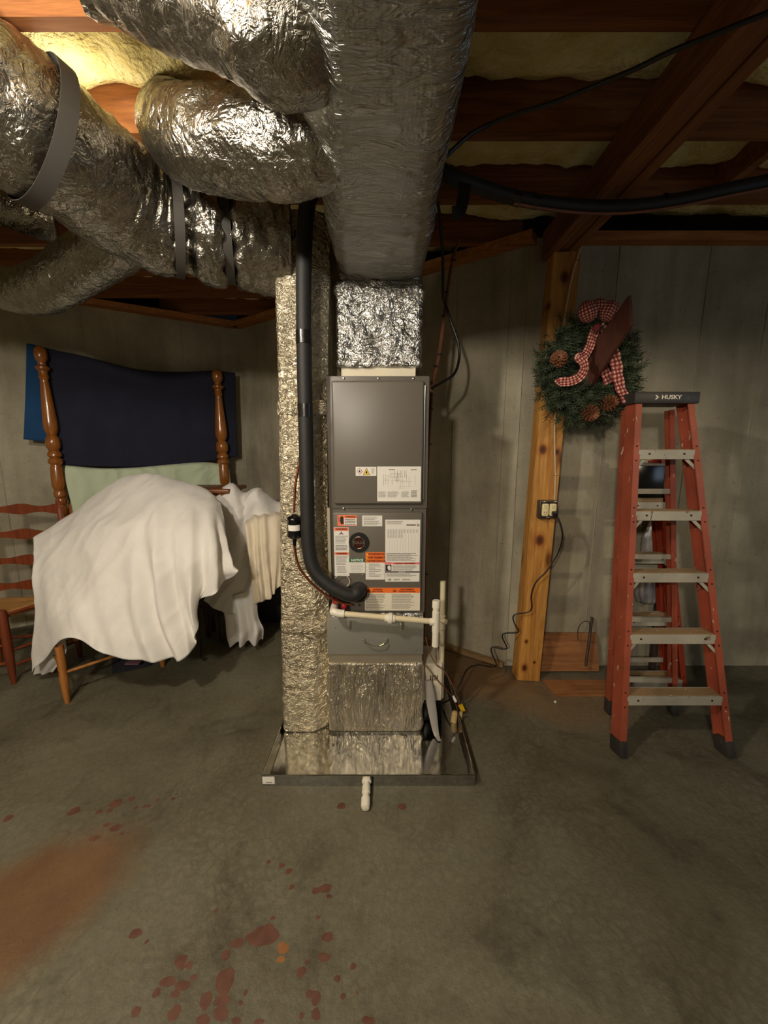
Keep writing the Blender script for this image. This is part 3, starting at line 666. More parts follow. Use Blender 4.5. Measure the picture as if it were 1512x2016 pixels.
q = fw(714, 1132, YL - 0.002); bm = B(); lathe(bm, (q.x, YL + 0.001, q.z), (0, -1, 0), [(0, 0.004), (0.003, 0.003), (0.004, 0.001)], 8); part('screw', bm, steel, ah)

# stickers: a real thin label, its colour bands, pictograms and printing as sub-parts
class Sticker:
    def __init__(s, x0, y0, x1, y1, y, mat=paper, label=None):
        a, b = fw(x0, y0, y), fw(x1, y1, y); s.x0, s.x1, s.z1, s.z0, s.y = a.x, b.x, a.z, b.z, y - 0.0006
        bm = B(); box(bm, s.x0, s.x1, s.y, y + 0.0005, s.z0, s.z1); s.o = part('sticker', bm, mat, ah, label)
        s.w = s.x1 - s.x0; s.h = s.z1 - s.z0; s.px0, s.py0, s.px1, s.py1 = x0, y0, x1, y1; s.bm = {}
    def q(s, px, py): return (s.x0 + s.w * (px - s.px0) / (s.px1 - s.px0), s.z1 - s.h * (py - s.py0) / (s.py1 - s.py0))
    def band(s, x0, y0, x1, y1, mat, name='colour_band', lift=1):
        a, b = s.q(x0, y0), s.q(x1, y1); bm = B(); box(bm, a[0], b[0], s.y - 0.0003 * lift, s.y + 0.0001, b[1], a[1]); part(name, bm, mat, s.o)
    def poly(s, pts, mat, name='pictogram', lift=2):
        bm = B(); prism(bm, [(s.q(*p)[0], s.y - 0.0003 * lift, s.q(*p)[1]) for p in pts], (0, 0.0002, 0)); part(name, bm, mat, s.o)
    def word(s, t, px, py, hpx, mat, sx=1.0, bold=0.0, lift=3):
        a = s.q(px, py); text(t, (a[0], s.y - 0.0003 * lift - 0.0002, a[1]), hpx * s.h / (s.py1 - s.py0) * 1.35, mat, s.o, bold=bold, sx=sx)
    def lines(s, x0, y0, x1, y1, n, mat, fill=0.5, ragged=0.25, lift=2, words=True):
        bm = B()
        for i in range(n):
            yy = y0 + (y1 - y0) * (i + 0.25) / n; h = (y1 - y0) / n * fill; x = x0; end = x1 - (x1 - x0) * ragged * random.random()
            while x < end - 0.4:
                L = random.uniform(1.2, 5.0) if words else end - x; e = min(end, x + L); a, b = s.q(x, yy), s.q(e, yy + h)
                v = [bm.verts.new((X, s.y - 0.0003 * lift, Z)) for X, Z in ((a[0], b[1]), (b[0], b[1]), (b[0], a[1]), (a[0], a[1]))]; bm.faces.new(v); x = e + 0.5
        part('fine_print', bm, mat, s.o, kind='stuff', smooth=0)
YPs = YP
s = Sticker(700, 919, 741, 937, YP, paper, 'flammable-gas hazard pictogram label')
s.poly([(708, 921.5), (714, 928), (708, 934), (702, 928)], lab_red); s.poly([(708, 922.7), (712.8, 928), (708, 932.8), (703.2, 928)], paper, lift=3)
s.poly([(708, 925), (710, 929), (707, 930), (706, 928)], ink, lift=4)
s.poly([(721.5, 921), (728.5, 935), (714.5, 935)], ink); s.poly([(721.5, 922.6), (727.4, 934.4), (715.6, 934.4)], lab_yellow, lift=3); s.poly([(721.5, 926), (723.5, 930), (722.5, 932.5), (720.5, 932.5), (719.7, 930)], ink, lift=4)
s.lines(731, 922, 738, 933, 5, ink_grey)
s = Sticker(742.5, 918.5, 828, 987, YP, paper, 'large wiring diagram label')
s.lines(765, 923, 778, 926, 1, ink_dark, words=False); s.lines(808, 923, 820, 926, 1, ink_dark, words=False)
bm = B()
def dline(x0, y0, x1, y1, w=0.35):
    a, b = s.q(x0, y0), s.q(x1, y1); p = Vector((a[0], s.y - 0.0006, a[1])); q = Vector((b[0], s.y - 0.0006, b[1])); d = (q - p).normalized(); n = Vector((-d.z, 0, d.x)) * (w * s.w / (s.px1 - s.px0) / 2)
    bm.faces.new([bm.verts.new(k) for k in (p - n, q - n, q + n, p + n)])
for k in range(16): 
    xx = 751 + random.random() * 70; y0 = 930 + random.random() * 14; dline(xx, y0, xx, y0 + 6 + random.random() * 16)
for k in range(14):
    yy = 931 + random.random() * 30; x0 = 750 + random.random() * 40; dline(x0, yy, x0 + 6 + random.random() * 24, yy)
for xx in (776, 782, 788, 791, 796, 799): dline(xx, 926, xx, 940, 0.6)
part('wiring_diagram', bm, ink_grey, s.o, kind='stuff', smooth=0)
s.lines(745, 967, 760, 979, 5, ink_grey); s.lines(763, 967, 785, 979, 5, ink_grey); s.lines(790, 967, 806, 979, 5, ink_grey); s.lines(809, 965, 823, 979, 5, ink_dark)
s = Sticker(664, 1014, 703, 1035, YL, lab_salmon, 'orange hand-hazard warning label')
s.band(677.5, 1020.5, 702, 1034, paper); s.word('WARNING', 690, 1017.4, 3.0, ink_brown, bold=0.0004); s.lines(679, 1021.5, 701, 1034, 4, ink, fill=0.4, ragged=0.1)
s.poly([(670, 1018), (673, 1015.5), (676, 1018), (676.4, 1031), (671, 1032), (669.5, 1026)], ink); s.poly([(665.5, 1017), (668.5, 1022), (667.2, 1022), (669.5, 1028), (666.2, 1023.5), (667.4, 1023.5)], ink, lift=2)
s = Sticker(713, 1015, 752.5, 1036, YL, paper, 'plain white rating label'); s.lines(716, 1016.5, 744, 1024, 3, ink_grey, ragged=0.5); s.lines(716, 1025, 750, 1034, 4, ink_grey, ragged=0.2)
s = Sticker(657, 1038, 688, 1134, YL, paper, 'tall narrow warning label')
s.band(658, 1038.5, 687.5, 1045, lab_salmon); s.word('WARNING', 672.5, 1041.6, 3.2, ink_brown, bold=0.0005); s.band(658, 1086.5, 687.5, 1092, lab_salmon); s.word('WARNING', 672.5, 1089.2, 3.0, ink_brown, bold=0.0005)
s.poly([(672.5, 1045.5), (674, 1049), (678, 1052), (673.5, 1051.5), (672.5, 1050), (671.5, 1051.5), (667, 1052), (671, 1049)], ink_blue)
s.lines(660, 1054, 686, 1070, 6, ink_grey); s.lines(660, 1072, 686, 1083, 4, ink_dark); s.lines(660, 1093, 686, 1112, 8, ink_grey); s.lines(662, 1114, 684, 1128, 5, ink_grey)
s = Sticker(687.5, 1099, 719, 1128, YL, paper, 'green-headed notice label'); s.band(687.5, 1099, 719, 1107, lab_green); s.word('NOTICE', 703.2, 1103, 4.6, paper, bold=0.0006)
s.lines(690, 1109, 716, 1126, 6, ink_grey, fill=0.25)
s = Sticker(719.5, 1087, 757.5, 1141, YL, paper, 'orange and white trilingual warning label'); s.band(719.5, 1087, 757.5, 1107.5, lab_orange)
for t, yy, sx_ in (('WARNING', 1091, 1.15), ('AVERTISSEMENT', 1097.6, 0.8), ('ADVERTENCIA', 1104.2, 0.95)):
    s.word(t, 740.5, yy, 4.2, ink_brown, bold=0.0005, sx=sx_); s.poly([(723.5, yy - 2), (726, yy + 2), (721, yy + 2)], lab_yellow)
for a, b in ((1109, 1116), (1117, 1123), (1123.5, 1130), (1131, 1136)): s.lines(726, a, 750, b, 2, ink_dark, fill=0.35, ragged=0.5)
s.band(719.5, 1117.0, 757.5, 1117.3, ink_grey); s.band(719.5, 1122.8, 757.5, 1123.1, ink_grey); s.band(719.5, 1130.4, 757.5, 1130.7, ink_grey)
s = Sticker(758.5, 1023, 825.5, 1145, YL, paper, 'long rating plate label down the right side')
s.lines(761, 1025, 800, 1032, 3, ink_grey, ragged=0.6); s.lines(799, 1031.5, 817, 1034, 1, ink_dark, words=False, fill=0.9, ragged=0); s.band(819, 1031, 824, 1036, ink_grey, 'stamp')
bm = B()
for k, xx in enumerate((763, 768, 773, 778, 784, 789, 794, 800, 806, 812, 818)):
    for r_ in range(10 if k < 6 else 4): 
        yy = 1042 + r_ * 1.7; a, b = s.q(xx, yy), s.q(xx + 2.6, yy + 0.8); bm.faces.new([bm.verts.new((X, s.y - 0.0006, Z)) for X, Z in ((a[0], b[1]), (b[0], b[1]), (b[0], a[1]), (a[0], a[1]))])
    a, b = s.q(xx + 3.6, 1040), s.q(xx + 3.8, 1086); bm.faces.new([bm.verts.new((X, s.y - 0.0006, Z)) for X, Z in ((a[0], b[1]), (b[0], b[1]), (b[0], a[1]), (a[0], a[1]))])
part('rating_table', bm, ink_grey, s.o, kind='stuff', smooth=0)
s.lines(761, 1087.5, 822, 1104, 8, ink_dark, fill=0.4)
s.band(758.5, 1106, 771, 1110.5, lab_pink); s.band(772, 1106.5, 825.5, 1110.5, lab_pink, lift=1); s.word('WARNING / AVERTISSEMENT', 797, 1108.4, 2.4, ink_brown, bold=0.0004, sx=0.95)
s.band(759, 1111, 770.5, 1123.5, ink, 'pictogram'); s.poly([(763, 1114), (767, 1112), (769.5, 1116), (769, 1122), (765, 1122), (763, 1118)], paper, lift=3)
s.lines(773, 1112, 823, 1123, 5, ink_dark, fill=0.4); s.band(758.5, 1124.3, 825.5, 1126.6, ink); s.word('IMPORTANT', 791, 1125.5, 1.7, paper)
s.lines(761, 1128, 822, 1135.5, 5, ink_dark, fill=0.4); s.poly([(767, 1138), (771.5, 1141), (767, 1144), (763, 1141)], ink_grey); s.lines(775, 1139, 788, 1142.5, 2, ink_dark); s.lines(792, 1139, 810, 1142.5, 2, ink_dark)
s = Sticker(718, 1157, 826.5, 1202, YL, paper_warm, 'wide orange-headed double warning label at the bottom'); s.band(718, 1157, 826.5, 1167, lab_orange)
for x0 in (725.5, 776.5): s.poly([(x0, 1159.5), (x0 + 4, 1165), (x0 - 4, 1165)], ink_brown); s.poly([(x0, 1161), (x0 + 0.6, 1164), (x0 - 0.6, 1164)], lab_orange, lift=3)
s.word('WARNING', 743, 1160.2, 2.6, ink_brown, bold=0.0003); s.word('RISK OF FIRE', 743, 1164.2, 2.6, ink_brown, bold=0.0003); s.word('AVERTISSEMENT', 801, 1160.2, 2.6, ink_brown, bold=0.0003); s.word("RISQUE D'INCENDIE", 801, 1164.2, 2.6, ink_brown, bold=0.0003, sx=0.95)
s.lines(720, 1169, 759, 1187, 8, ink_dark, fill=0.35); s.lines(720, 1188.5, 759, 1200, 5, ink_dark, fill=0.35); s.lines(771, 1169, 819, 1187, 8, ink_dark, fill=0.35); s.lines(771, 1188.5, 816, 1199, 5, ink_dark, fill=0.35)
# round badge
q = fw(706.5, 1068, YL - 0.004); k = (fw(726.5, 1068, YL).x - q.x)
bm = B(); lathe(bm, (q.x, YL + 0.001, q.z), (0, -1, 0), [(0, k), (0.006, k), (0.009, k * 0.96), (0.009, k * 0.6)], 40); bd = part('round_badge', bm, black_plastic, ah, 'black round maker badge with chrome ring')
bm = B(); lathe(bm, (q.x, YL - 0.007, q.z), (0, -1, 0), [(0, k * 0.58), (0.0035, k * 0.58)], 36); part('badge_face', bm, badge_red, bd)
bm = B(); tube(bm, [(q.x + k * 0.59 * math.cos(t * math.pi / 20), YL - 0.010, q.z + k * 0.59 * math.sin(t * math.pi / 20)) for t in range(41)], 0.0030, 8, 1); part('chrome_ring', bm, chrome, bd)
text('RUUD', (q.x, YL - 0.0112, q.z), 0.019, steel, bd, bold=0.0004)
# dark opening with service valves, and the coil grommet
q = fw(667, 1188, YL); bm = B(); a, b = fw(655, 1172, YL - 0.001), fw(690, 1203, YL - 0.001)
box(bm, a.x, b.x, YL - 0.0012, YL + 0.004, b.z, a.z); part('service_opening', bm, slot_dark, ah)
for cx, cy in ((660.5, 1182), (677.5, 1192)):
    q = fw(cx, cy, YL - 0.012); bm = B(); lathe(bm, (q.x, YL - 0.001, q.z), (0, -1, 0), [(0, 0.009), (0.012, 0.009), (0.013, 0.0145), (0.024, 0.0135), (0.028, 0.008), (0.029, 0.001)], 16); part('valve_cap', bm, red_cap, ah, 'red plastic valve cap')
q = fw(703, 1166, YL); bm = B(); lathe(bm, (q.x, YL + 0.002, q.z), (0, -1, 0), [(0, 0.052), (0.004, 0.05), (0.006, 0.044)], 28); part('grommet', bm, black_plastic, ah)
q = fw(708, 1191, YL); bm = B(); lathe(bm, (q.x, YL + 0.001, q.z), (0, -1, 0), [(0, 0.006), (0.002, 0.006)], 12); part('bolt_hole', bm, slot_dark, ah)
# tuft of torn foil beside the lower door
bm = B(); a, b = fw(646, 1000, YC - 0.004), fw(653, 1140, YC - 0.004); box(bm, a.x - 0.006, b.x, YC - 0.006, YC + 0.02, b.z, a.z, 0.003); crumple(bm, lambda c: 0.002 * nz(c * 60)); part('foil_tape_strip', bm, cream_strip, ah)

# ------------------------------------------------------------------ black insulated suction line
def at(*pts): return [W(px, py, Y=y) for px, py, y in pts]
path = at((640, 352, 1.66), (612, 380, 1.68), (601, 440, 1.695), (598, 560, 1.70), (599, 700, 1.70), (602, 860, 1.70), (605, 1000, 1.70), (608, 1080, 1.70), (619, 1122, 1.695), (645, 1150, 1.69), (672, 1166, 1.69), (693, 1172, 1.695), (706, 1164, 1.715), (706, 1158, YL + 0.002))
sl = thing('suction_line', 'thick black foam-insulated refrigerant line running down the return duct into the furnace', 'pipe', path[-1])
bm = B(); tube(bm, path, lambda t: 0.0315 if t < 0.93 else 0.034, 20, 8); part('foam_sleeve', bm, foam, sl)
for py, y in ((665, 1.70), (808, 1.70)):
    a = W(598 if py < 700 else 601, py - 13, Y=y); b = W(598.5 if py < 700 else 601.5, py + 13, Y=y); bm = B(); tube(bm, [a, (a + b) / 2, b], 0.0335, 20, 3); part('tape_wrap', bm, tape, sl)
# copper liquid line with filter drier
lp_ = at((606, 396, 1.715), (588, 440, 1.725), (585, 600, 1.725), (588, 780, 1.722), (592, 870, 1.72), (588, 915, 1.718), (581, 960, 1.715), (579, 1008, 1.71))
lq_ = at((579, 1062, 1.71), (581, 1085, 1.71), (590, 1118, 1.705), (612, 1147, 1.70), (640, 1170, 1.70), (664, 1184, 1.705), (688, 1190, 1.73), (694, 1190, YL))
ll = thing('liquid_line', 'thin copper refrigerant line with a black filter drier in front of the return duct', 'pipe', lq_[-1])
bm = B(); tube(bm, lp_, 0.0055, 10); tube(bm, lq_, 0.0055, 10); part('copper_tube', bm, copper, ll)
a, b = W(580, 1012, Y=1.705), W(580, 1062, Y=1.705); L = (b - a).length
bm = B(); lathe(bm, a, b - a, [(0, 0.007), (0.004, 0.012), (0.012, 0.026), (0.018, 0.0335), (0.022, 0.0345), (L * 0.22, 0.0325), (L * 0.8, 0.0325), (L * 0.86, 0.034), (L * 0.93, 0.026), (L * 0.98, 0.01), (L + 0.012, 0.009), (L + 0.03, 0.007)], 28); fdv = part('filter_drier', bm, black_gloss, ll, 'black cylindrical filter drier')
bm = B(); m = a.lerp(b, 0.5); R = []
for z in (m.z - 0.013, m.z + 0.013): R.append([(m.x + 0.0332 * math.sin(t), m.y - 0.0332 * math.cos(t), z) for t in np.linspace(-0.75, 0.95, 12)])
ringmesh(bm, R, False, False); part('drier_label', bm, paper, fdv)
# loop of white wire by the grommet
w1 = at((660, 1138, YL - 0.02), (668, 1131, YL - 0.022), (680, 1132, YL - 0.022), (688, 1142, YL - 0.02), (687, 1150, YL - 0.016), (683, 1154, YL - 0.008))
bm = B(); tube(bm, w1, 0.0016, 6); solo('white_wire', bm, paper, 'loop of thin white wire above the suction line elbow on the furnace door', 'wire')

# ------------------------------------------------------------------ white condensate pipes and the pump
YQ = 1.70
cdn = thing('condensate_pipe', 'white plastic drain pipe crossing the furnace front to a capped tee', 'pipe', W(760, 1215, Y=YQ))
e = W(657, 1207, Y=YQ); t_ = W(858, 1224, Y=YQ)
bm = B(); tube(bm, [(e.x - 0.004, YL + 0.01, e.z + 0.002), (e.x - 0.004, YQ + 0.02, e.z + 0.002), (e.x + 0.002, YQ + 0.003, e.z + 0.004), (e.x + 0.03, YQ, e.z - 0.002), (e.x + 0.05, YQ, e.z - 0.003)], 0.0185, 16); part('elbow', bm, pvc, cdn)
bm = B(); a = Vector((e.x + 0.04, YQ, e.z - 0.003)); tube(bm, [a, (t_.x, YQ, t_.z)], 0.0133, 16, 1); part('cross_pipe', bm, pvc_cream, cdn)
u_ = W(767, 1219, Y=YQ); d = (Vector((t_.x, YQ, t_.z)) - a).normalized()
bm = B(); lathe(bm, Vector((u_.x - 0.024, YQ, a.z + (t_.z - a.z) * 0.52)), d, [(0, 0.015), (0.001, 0.018), (0.016, 0.018), (0.017, 0.026), (0.034, 0.026), (0.035, 0.019), (0.048, 0.018), (0.049, 0.015)], 12); part('union', bm, pvc, cdn)
zt_, zb_ = W(861, 1182, Y=YQ).z, W(852, 1272, Y=YQ).z
bm = B(); lathe(bm, (t_.x - 0.03, YQ, t_.z), (1, 0, 0), [(0, 0.014), (0.001, 0.0175), (0.02, 0.0175), (0.03, 0.0175)], 16); lathe(bm, (t_.x, YQ, t_.z - 0.05), (0, 0, 1), [(0, 0.0135), (0.001, 0.0178), (0.1, 0.0178), (0.101, 0.0135)], 18); part('tee', bm, pvc, cdn)
bm = B(); lathe(bm, (t_.x, YQ, zb_), (0, 0, 1), [(0, 0.0155), (0.001, 0.0165), (t_.z - zb_ - 0.04, 0.0155), (zt_ - zb_, 0.0150)], 16); part('stand_pipe', bm, pvc, cdn)
bm = B(); lathe(bm, (t_.x, YQ, zt_ - 0.036), (0, 0, 1), [(0, 0.015), (0.001, 0.0188), (0.03, 0.0188), (0.036, 0.016), (0.0365, 0.002)], 12); part('cap', bm, pvc, cdn)
YV = 1.90; pt, pb = W(872, 1145, Y=YV), W(868, 1372, Y=YV)
vp = thing('vertical_pipe', 'cream plastic pipe rising beside the furnace behind the capped tee', 'pipe', pb)
bm = B(); tube(bm, [pb, pt], 0.0142, 16, 1); part('pipe', bm, pvc_cream, vp)
q = W(870, 1220, Y=YV); bm = B(); lathe(bm, (q.x, YV, q.z - 0.05), (0, 0, 1), [(0, 0.0142), (0.001, 0.019), (0.075, 0.019), (0.076, 0.0142)], 16); lathe(bm, (q.x - 0.005, YV - 0.012, q.z), (0.6, -0.6, 0.1), [(0, 0.01), (0.03, 0.014), (0.032, 0.003)], 12); part('coupling', bm, pvc_cream, vp)
# pump
a, b = W(831, 1382, Y=1.86), W(874, 1308, Y=1.86); pz = W(850, 1440, Y=1.86).z
cp = thing('condensate_pump', 'small condensate pump with cream housing and black tank in the pan', 'pump', ((a.x + b.x) / 2, 1.95, 0.009))
pb0 = 0.009
bm = B(); box(bm, a.x + 0.002, b.x, 1.862, 2.08, pb0, a.z, 0.012, 3); part('tank', bm, black_gloss, cp)
bm = B(); box(bm, a.x + 0.006, b.x - 0.004, 1.866, 2.06, a.z, b.z, 0.01, 3); ho = part('housing', bm, pump_white, cp)
bm = B()
for i in range(4): q = W(848 + i * 4.2, 1334, Y=1.865); box(bm, q.x - 0.0025, q.x + 0.0025, 1.8645, 1.868, q.z - 0.017, q.z + 0.012)
part('vent_slots', bm, slot_dark, ho)
# wires out of the pump, grey strap, connectors
w1 = at((838, 1255, 1.79), (846, 1285, 1.82), (860, 1310, 1.84), (874, 1320, 1.87), (892, 1352, 1.90), (903, 1385, 1.92))
bm = B(); tube(bm, w1, 0.0028, 8); solo('float_wire', bm, dull_copper, 'thin brown wire drooping from the furnace side past the pump', 'wire')
w1 = at((834, 1306, 1.83), (852, 1328, 1.84), (866, 1345, 1.85), (886, 1366, 1.87), (900, 1392, 1.90))
wt = thing('pump_wire', 'reddish wire with a white tag running from the pump to the pan edge', 'wire', w1[-1])
bm = B(); tube(bm, w1, 0.0022, 8); part('wire_sheath', bm, red_wood, wt)
q = W(895, 1376, Y=1.885); bm = B(); beam(bm, q + Vector((-0.008, 0, 0.016)), q + Vector((0.008, 0, -0.016)), 0.012, 0.014, bev=0.002); part('wire_tag', bm, paper, wt)
bm = B(); w1 = at((843, 1338, 1.84), (846, 1365, 1.825), (852, 1405, 1.80), (858, 1440, 1.77), (864, 1466, 1.73)); w1[-1].z = 0.014
P = cr(w1, 8); rings = []
for i, p in enumerate(P):
    t = i / (len(P) - 1); wd = np.interp(t, [0, 0.25, 0.5, 1], [0.018, 0.026, 0.022, 0.008]); rings.append([p + Vector((wd * math.cos(k), 0.35 * wd * math.sin(k) - 0.01, 0)) for k in np.linspace(0, 2 * math.pi, 14, endpoint=False)])
ringmesh(bm, rings); bmesh.ops.recalc_face_normals(bm, faces=bm.faces); solo('grey_hose', bm, grey_vinyl, 'flattened grey vinyl hose hanging beside the pump with its tip in the pan', 'hose')
for cx, cy, h_, r_, lb in ((893, 1420, 0.058, 0.0165, 'larger beige cylinder standing in the pan corner under the yellow tag'), (906, 1416, 0.046, 0.010, 'smaller beige cylinder at the right rim of the pan')):
    q = W(cx, cy, z=0.009); bm = B(); lathe(bm, (q.x, q.y, 0.009), (0.1, 0, 1), [(0, r_), (h_ * 0.9, r_ * 0.95), (h_, r_ * 0.7), (h_ + 0.001, 0.002)], 16); solo('float_switch', bm, cork, lb, 'float switch')
q = W(909, 1394, Y=1.93); bm = B(); beam(bm, q + Vector((-0.008, 0, 0.02)), q + Vector((0.010, 0, -0.018)), 0.024, 0.014, up=(0, -1, 0), bev=0.002); solo('yellow_connector', bm, yellow_tag, 'small bright yellow wire connector at the pan edge', 'connector')
# ------------------------------------------------------------------ outlet, cord and cable on the post
q = W(1079, 1003, Y=2.20); yb = 2.238
ob = thing('outlet_box', 'open steel electrical box with four cream sockets screwed to the post', 'outlet', (q.x, yb, q.z))
bm = B(); box(bm, q.x - 0.052, q.x + 0.050, yb - 0.045, yb + 0.001, q.z - 0.052, q.z + 0.052, 0.003); part('box_body', bm, box_steel, ob)
bm = B(); box(bm, q.x - 0.049, q.x + 0.047, yb - 0.047, yb - 0.044, q.z - 0.049, q.z + 0.049); part('dark_opening', bm, slot_dark, ob)
for sx_ in (-0.022, 0.022):
    bm = B(); box(bm, q.x + sx_ - 0.019, q.x + sx_ + 0.019, yb - 0.054, yb - 0.045, q.z - 0.036, q.z + 0.036, 0.008, 3); rc = part('receptacle', bm, ivory, ob)
    bm = B()
    for dz in (-0.019, 0.019):
        for dx in (-0.006, 0.006): box(bm, q.x + sx_ + dx - 0.001, q.x + sx_ + dx + 0.001, yb - 0.0546, yb - 0.053, q.z + dz, q.z + dz + 0.008)
        lathe(bm, (q.x + sx_, yb - 0.053, q.z + dz - 0.008), (0, -1, 0), [(0, 0.0025), (0.0016, 0.0025)], 8)
    part('socket_slots', bm, slot_dark, rc)
for dx, dz in ((-0.03, 0.045), (0.035, 0.045), (0.0, -0.046)):
    bm = B(); box(bm, q.x + dx - 0.012, q.x + dx + 0.012, yb - 0.050, yb - 0.046, q.z + dz - 0.005, q.z + dz + 0.005, 0.001); part('mounting_ear', bm, steel, ob)
pc = thing('power_cord', 'black power cord zigzagging down the wall from the outlet to the pump', 'cord', W(1094, 1013, Y=2.17))
pp = [W(1094, 1013, Y=2.178), W(1103, 1030, Y=2.165), W(1107, 1058, Y=2.17), W(1098, 1090, Y=2.19), W(1076, 1124, Y=2.20), W(1055, 1146, Y=2.21), W(1046, 1172, Y=2.21), W(1047, 1195, Y=2.21), W(1040, 1205, Y=2.215), W(1016, 1209, Y=2.225), W(1010, 1217, Y=2.23), W(1015, 1232, Y=2.23), W(1021, 1242, Y=2.23), W(1014, 1246, Y=2.24), W(993, 1247, Y=2.25), W(989, 1254, Y=2.25), W(995, 1268, Y=2.25), W(998, 1276, Y=2.25), W(989, 1278, Y=2.26), W(970, 1274, Y=2.26), W(967, 1281, Y=2.26), W(973, 1297, Y=2.25), W(977, 1308, Y=2.24), W(969, 1313, Y=2.20), W(940, 1309, Y=2.12), W(920, 1318, Y=2.05), W(908, 1342, Y=1.98), W(896, 1366, Y=1.94), W(884, 1378, Y=1.95), W(872, 1384, Y=1.99)]
bm = B(); tube(bm, pp, 0.0042, 8, 7); part('cord_sheath', bm, cord_black, pc)
a = W(1093, 1011, Y=2.17); bm = B(); box(bm, a.x - 0.014, a.x + 0.012, 2.158, 2.190, a.z - 0.014, a.z + 0.012, 0.004); part('plug', bm, black_plastic, pc)
def on_post(px, py, off=0.006): return W(px, py, Y=2.24 - off)
nc = thing('electrical_cable', 'white electrical cable stapled up the pine post above the outlet box', 'cable', on_post(1092, 985))
bm = B(); tube(bm, [on_post(*k) for k in ((1092, 988), (1093, 930), (1092, 850), (1098, 740), (1108, 650), (1119, 580), (1134, 515), (1158, 455), (1170, 436))], 0.0045, 8); part('cable_sheath', bm, nm_cable, nc)
for px, py in ((1094, 935), (1137, 512)):
    k = on_post(px, py, 0.009); bm = B(); box(bm, k.x - 0.009, k.x + 0.009, k.y - 0.002, k.y + 0.006, k.z - 0.003, k.z + 0.003, 0.001); part('staple', bm, steel, nc)

# ------------------------------------------------------------------ cables and pipes on the right
q = [W(px, py, Y=y) for px, py, y in ((860, 332, 1.62), (900, 352, 1.62), (950, 370, 1.66), (1010, 388, 1.70), (1080, 400, 1.74), (1160, 408, 1.77), (1250, 406, 1.77), (1340, 393, 1.76), (1440, 372, 1.74), (1560, 348, 1.72))]
ls = thing('insulated_line', 'thick black insulated pipe sagging across the ceiling below the girder at right', 'pipe', q[4])
bm = B(); tube(bm, q, 0.026, 16); part('foam_sleeve', bm, foam, ls)
for i, (px, py, y) in enumerate(((1017, 390, 1.70), (1052, 396, 1.722), (1312, 398, 1.765))):
    a = W(px - 7, py - 2, Y=y); b = W(px + 7, py + 2 * (1 if i < 2 else -1), Y=y); bm = B(); tube(bm, [a, b], 0.0275, 16, 1); part('tape_wrap', bm, tape, ls)
bm = B(); tube(bm, [k + Vector((0, -0.012, -0.029)) for k in q[3:]], 0.0055, 8); part('copper_tube', bm, dull_copper, ls)
bm = B(); k = [W(916, 360, Y=1.595), W(913, 385, Y=1.595), W(908, 408, Y=1.595), W(902, 418, Y=1.595), W(890, 420, Y=1.595)]; ribbon(bm, k, Vector((0, -1, -0.3)), 0.045, 0.003); solo('pipe_hanger', bm, black_iron, 'short black strap hanger dangling from the insulated pipe beside the trunk', 'hanger')
q = [W(px, py, z=z) for px, py, z in ((868, 318, 2.36), (890, 296, 2.40), (930, 262, 2.45), (975, 240, 2.48), (1020, 222, 2.48), (1070, 208, 2.47), (1120, 190, 2.465), (1180, 165, 2.465), (1250, 136, 2.465), (1320, 102, 2.465), (1420, 62, 2.47), (1540, 14, 2.48))]
bm = B(); tube(bm, q, 0.0065, 8); solo('ceiling_cable', bm, cord_black, 'thin black cable slung diagonally under the ceiling across the girder', 'cable')
# cable bundle hanging on the back wall right of the furnace
wq = [W(px, py, Y=y) for px, py, y in ((905, 470, 2.36), (893, 508, 2.34), (884, 560, 2.30), (876, 620, 2.26), (868, 680, 2.22), (860, 725, 2.18), (853, 752, 2.14), (850, 790, 2.10), (845, 870, 2.08), (840, 1000, 2.07), (838, 1150, 2.06), (836, 1260, 2.06))]
cb = thing('thermostat_cable', 'brown thermostat cable with black ties running down behind the furnace edge', 'cable', wq[5])
bm = B(); tube(bm, wq, 0.006, 8); tube(bm, [p + Vector((-0.008, 0.006, 0)) for p in wq], 0.004, 8); part('cable_sheath', bm, dull_copper, cb)
for i, (px, py, y) in enumerate(((893, 512, 2.33), (877, 575, 2.28), (871, 622, 2.25), (865, 697, 2.2), (856, 720, 2.17), (848, 805, 2.085), (845, 874, 2.07), (838, 1130, 2.05))):
    k = W(px, py, Y=y - 0.008); bm = B(); beam(bm, k + Vector((-0.012, 0, 0.002)), k + Vector((0.014, 0, -0.002)), 0.012, 0.005, bev=0.001); part('cable_tie', bm, tape, cb)
q = [W(px, py, Y=y) for px, py, y in ((862, 396, 1.95), (868, 450, 2.0), (872, 520, 2.1), (872, 580, 2.2), (877, 600, 2.22), (890, 640, 2.22), (902, 675, 2.22), (904, 705, 2.21), (895, 735, 2.18), (872, 752, 2.14), (850, 764, 2.08))]
bm = B(); tube(bm, q, 0.0075, 8); solo('black_cable', bm, cord_black, 'black cable looping on the concrete wall beside the furnace top', 'cable')

# ------------------------------------------------------------------ wreath with bow, cones and the board
YW = 2.12; c = W(1152, 733, Y=YW); RO = 0.232; HZ = 1.08
wre = thing('wreath', 'green artificial pine wreath with gingham bow and pinecones hanging on the post', 'wreath', c)
bm = B(); rnd = random.Random(3)
def ringp(a, r): return Vector((c.x + r * math.cos(a), YW, c.z + r * HZ * math.sin(a)))
def sprig(p, d, L, nn=16):
    d = d.normalized(); s = d.orthogonal().normalized(); u = d.cross(s)
    for i in range(nn):
        t = 0.15 + 0.85 * i / nn; th = i * 2.4; r = (s * math.cos(th) + u * math.sin(th)); b = p + d * (L * t * 0.8); tip = b + (d * 0.55 + r * 0.85).normalized() * (0.020 + 0.012 * rnd.random())
        k = d.cross(r).normalized() * 0.0021
        bm.faces.new([bm.verts.new(b - k), bm.verts.new(b + k), bm.verts.new(tip + k * 0.4), bm.verts.new(tip - k * 0.4)])
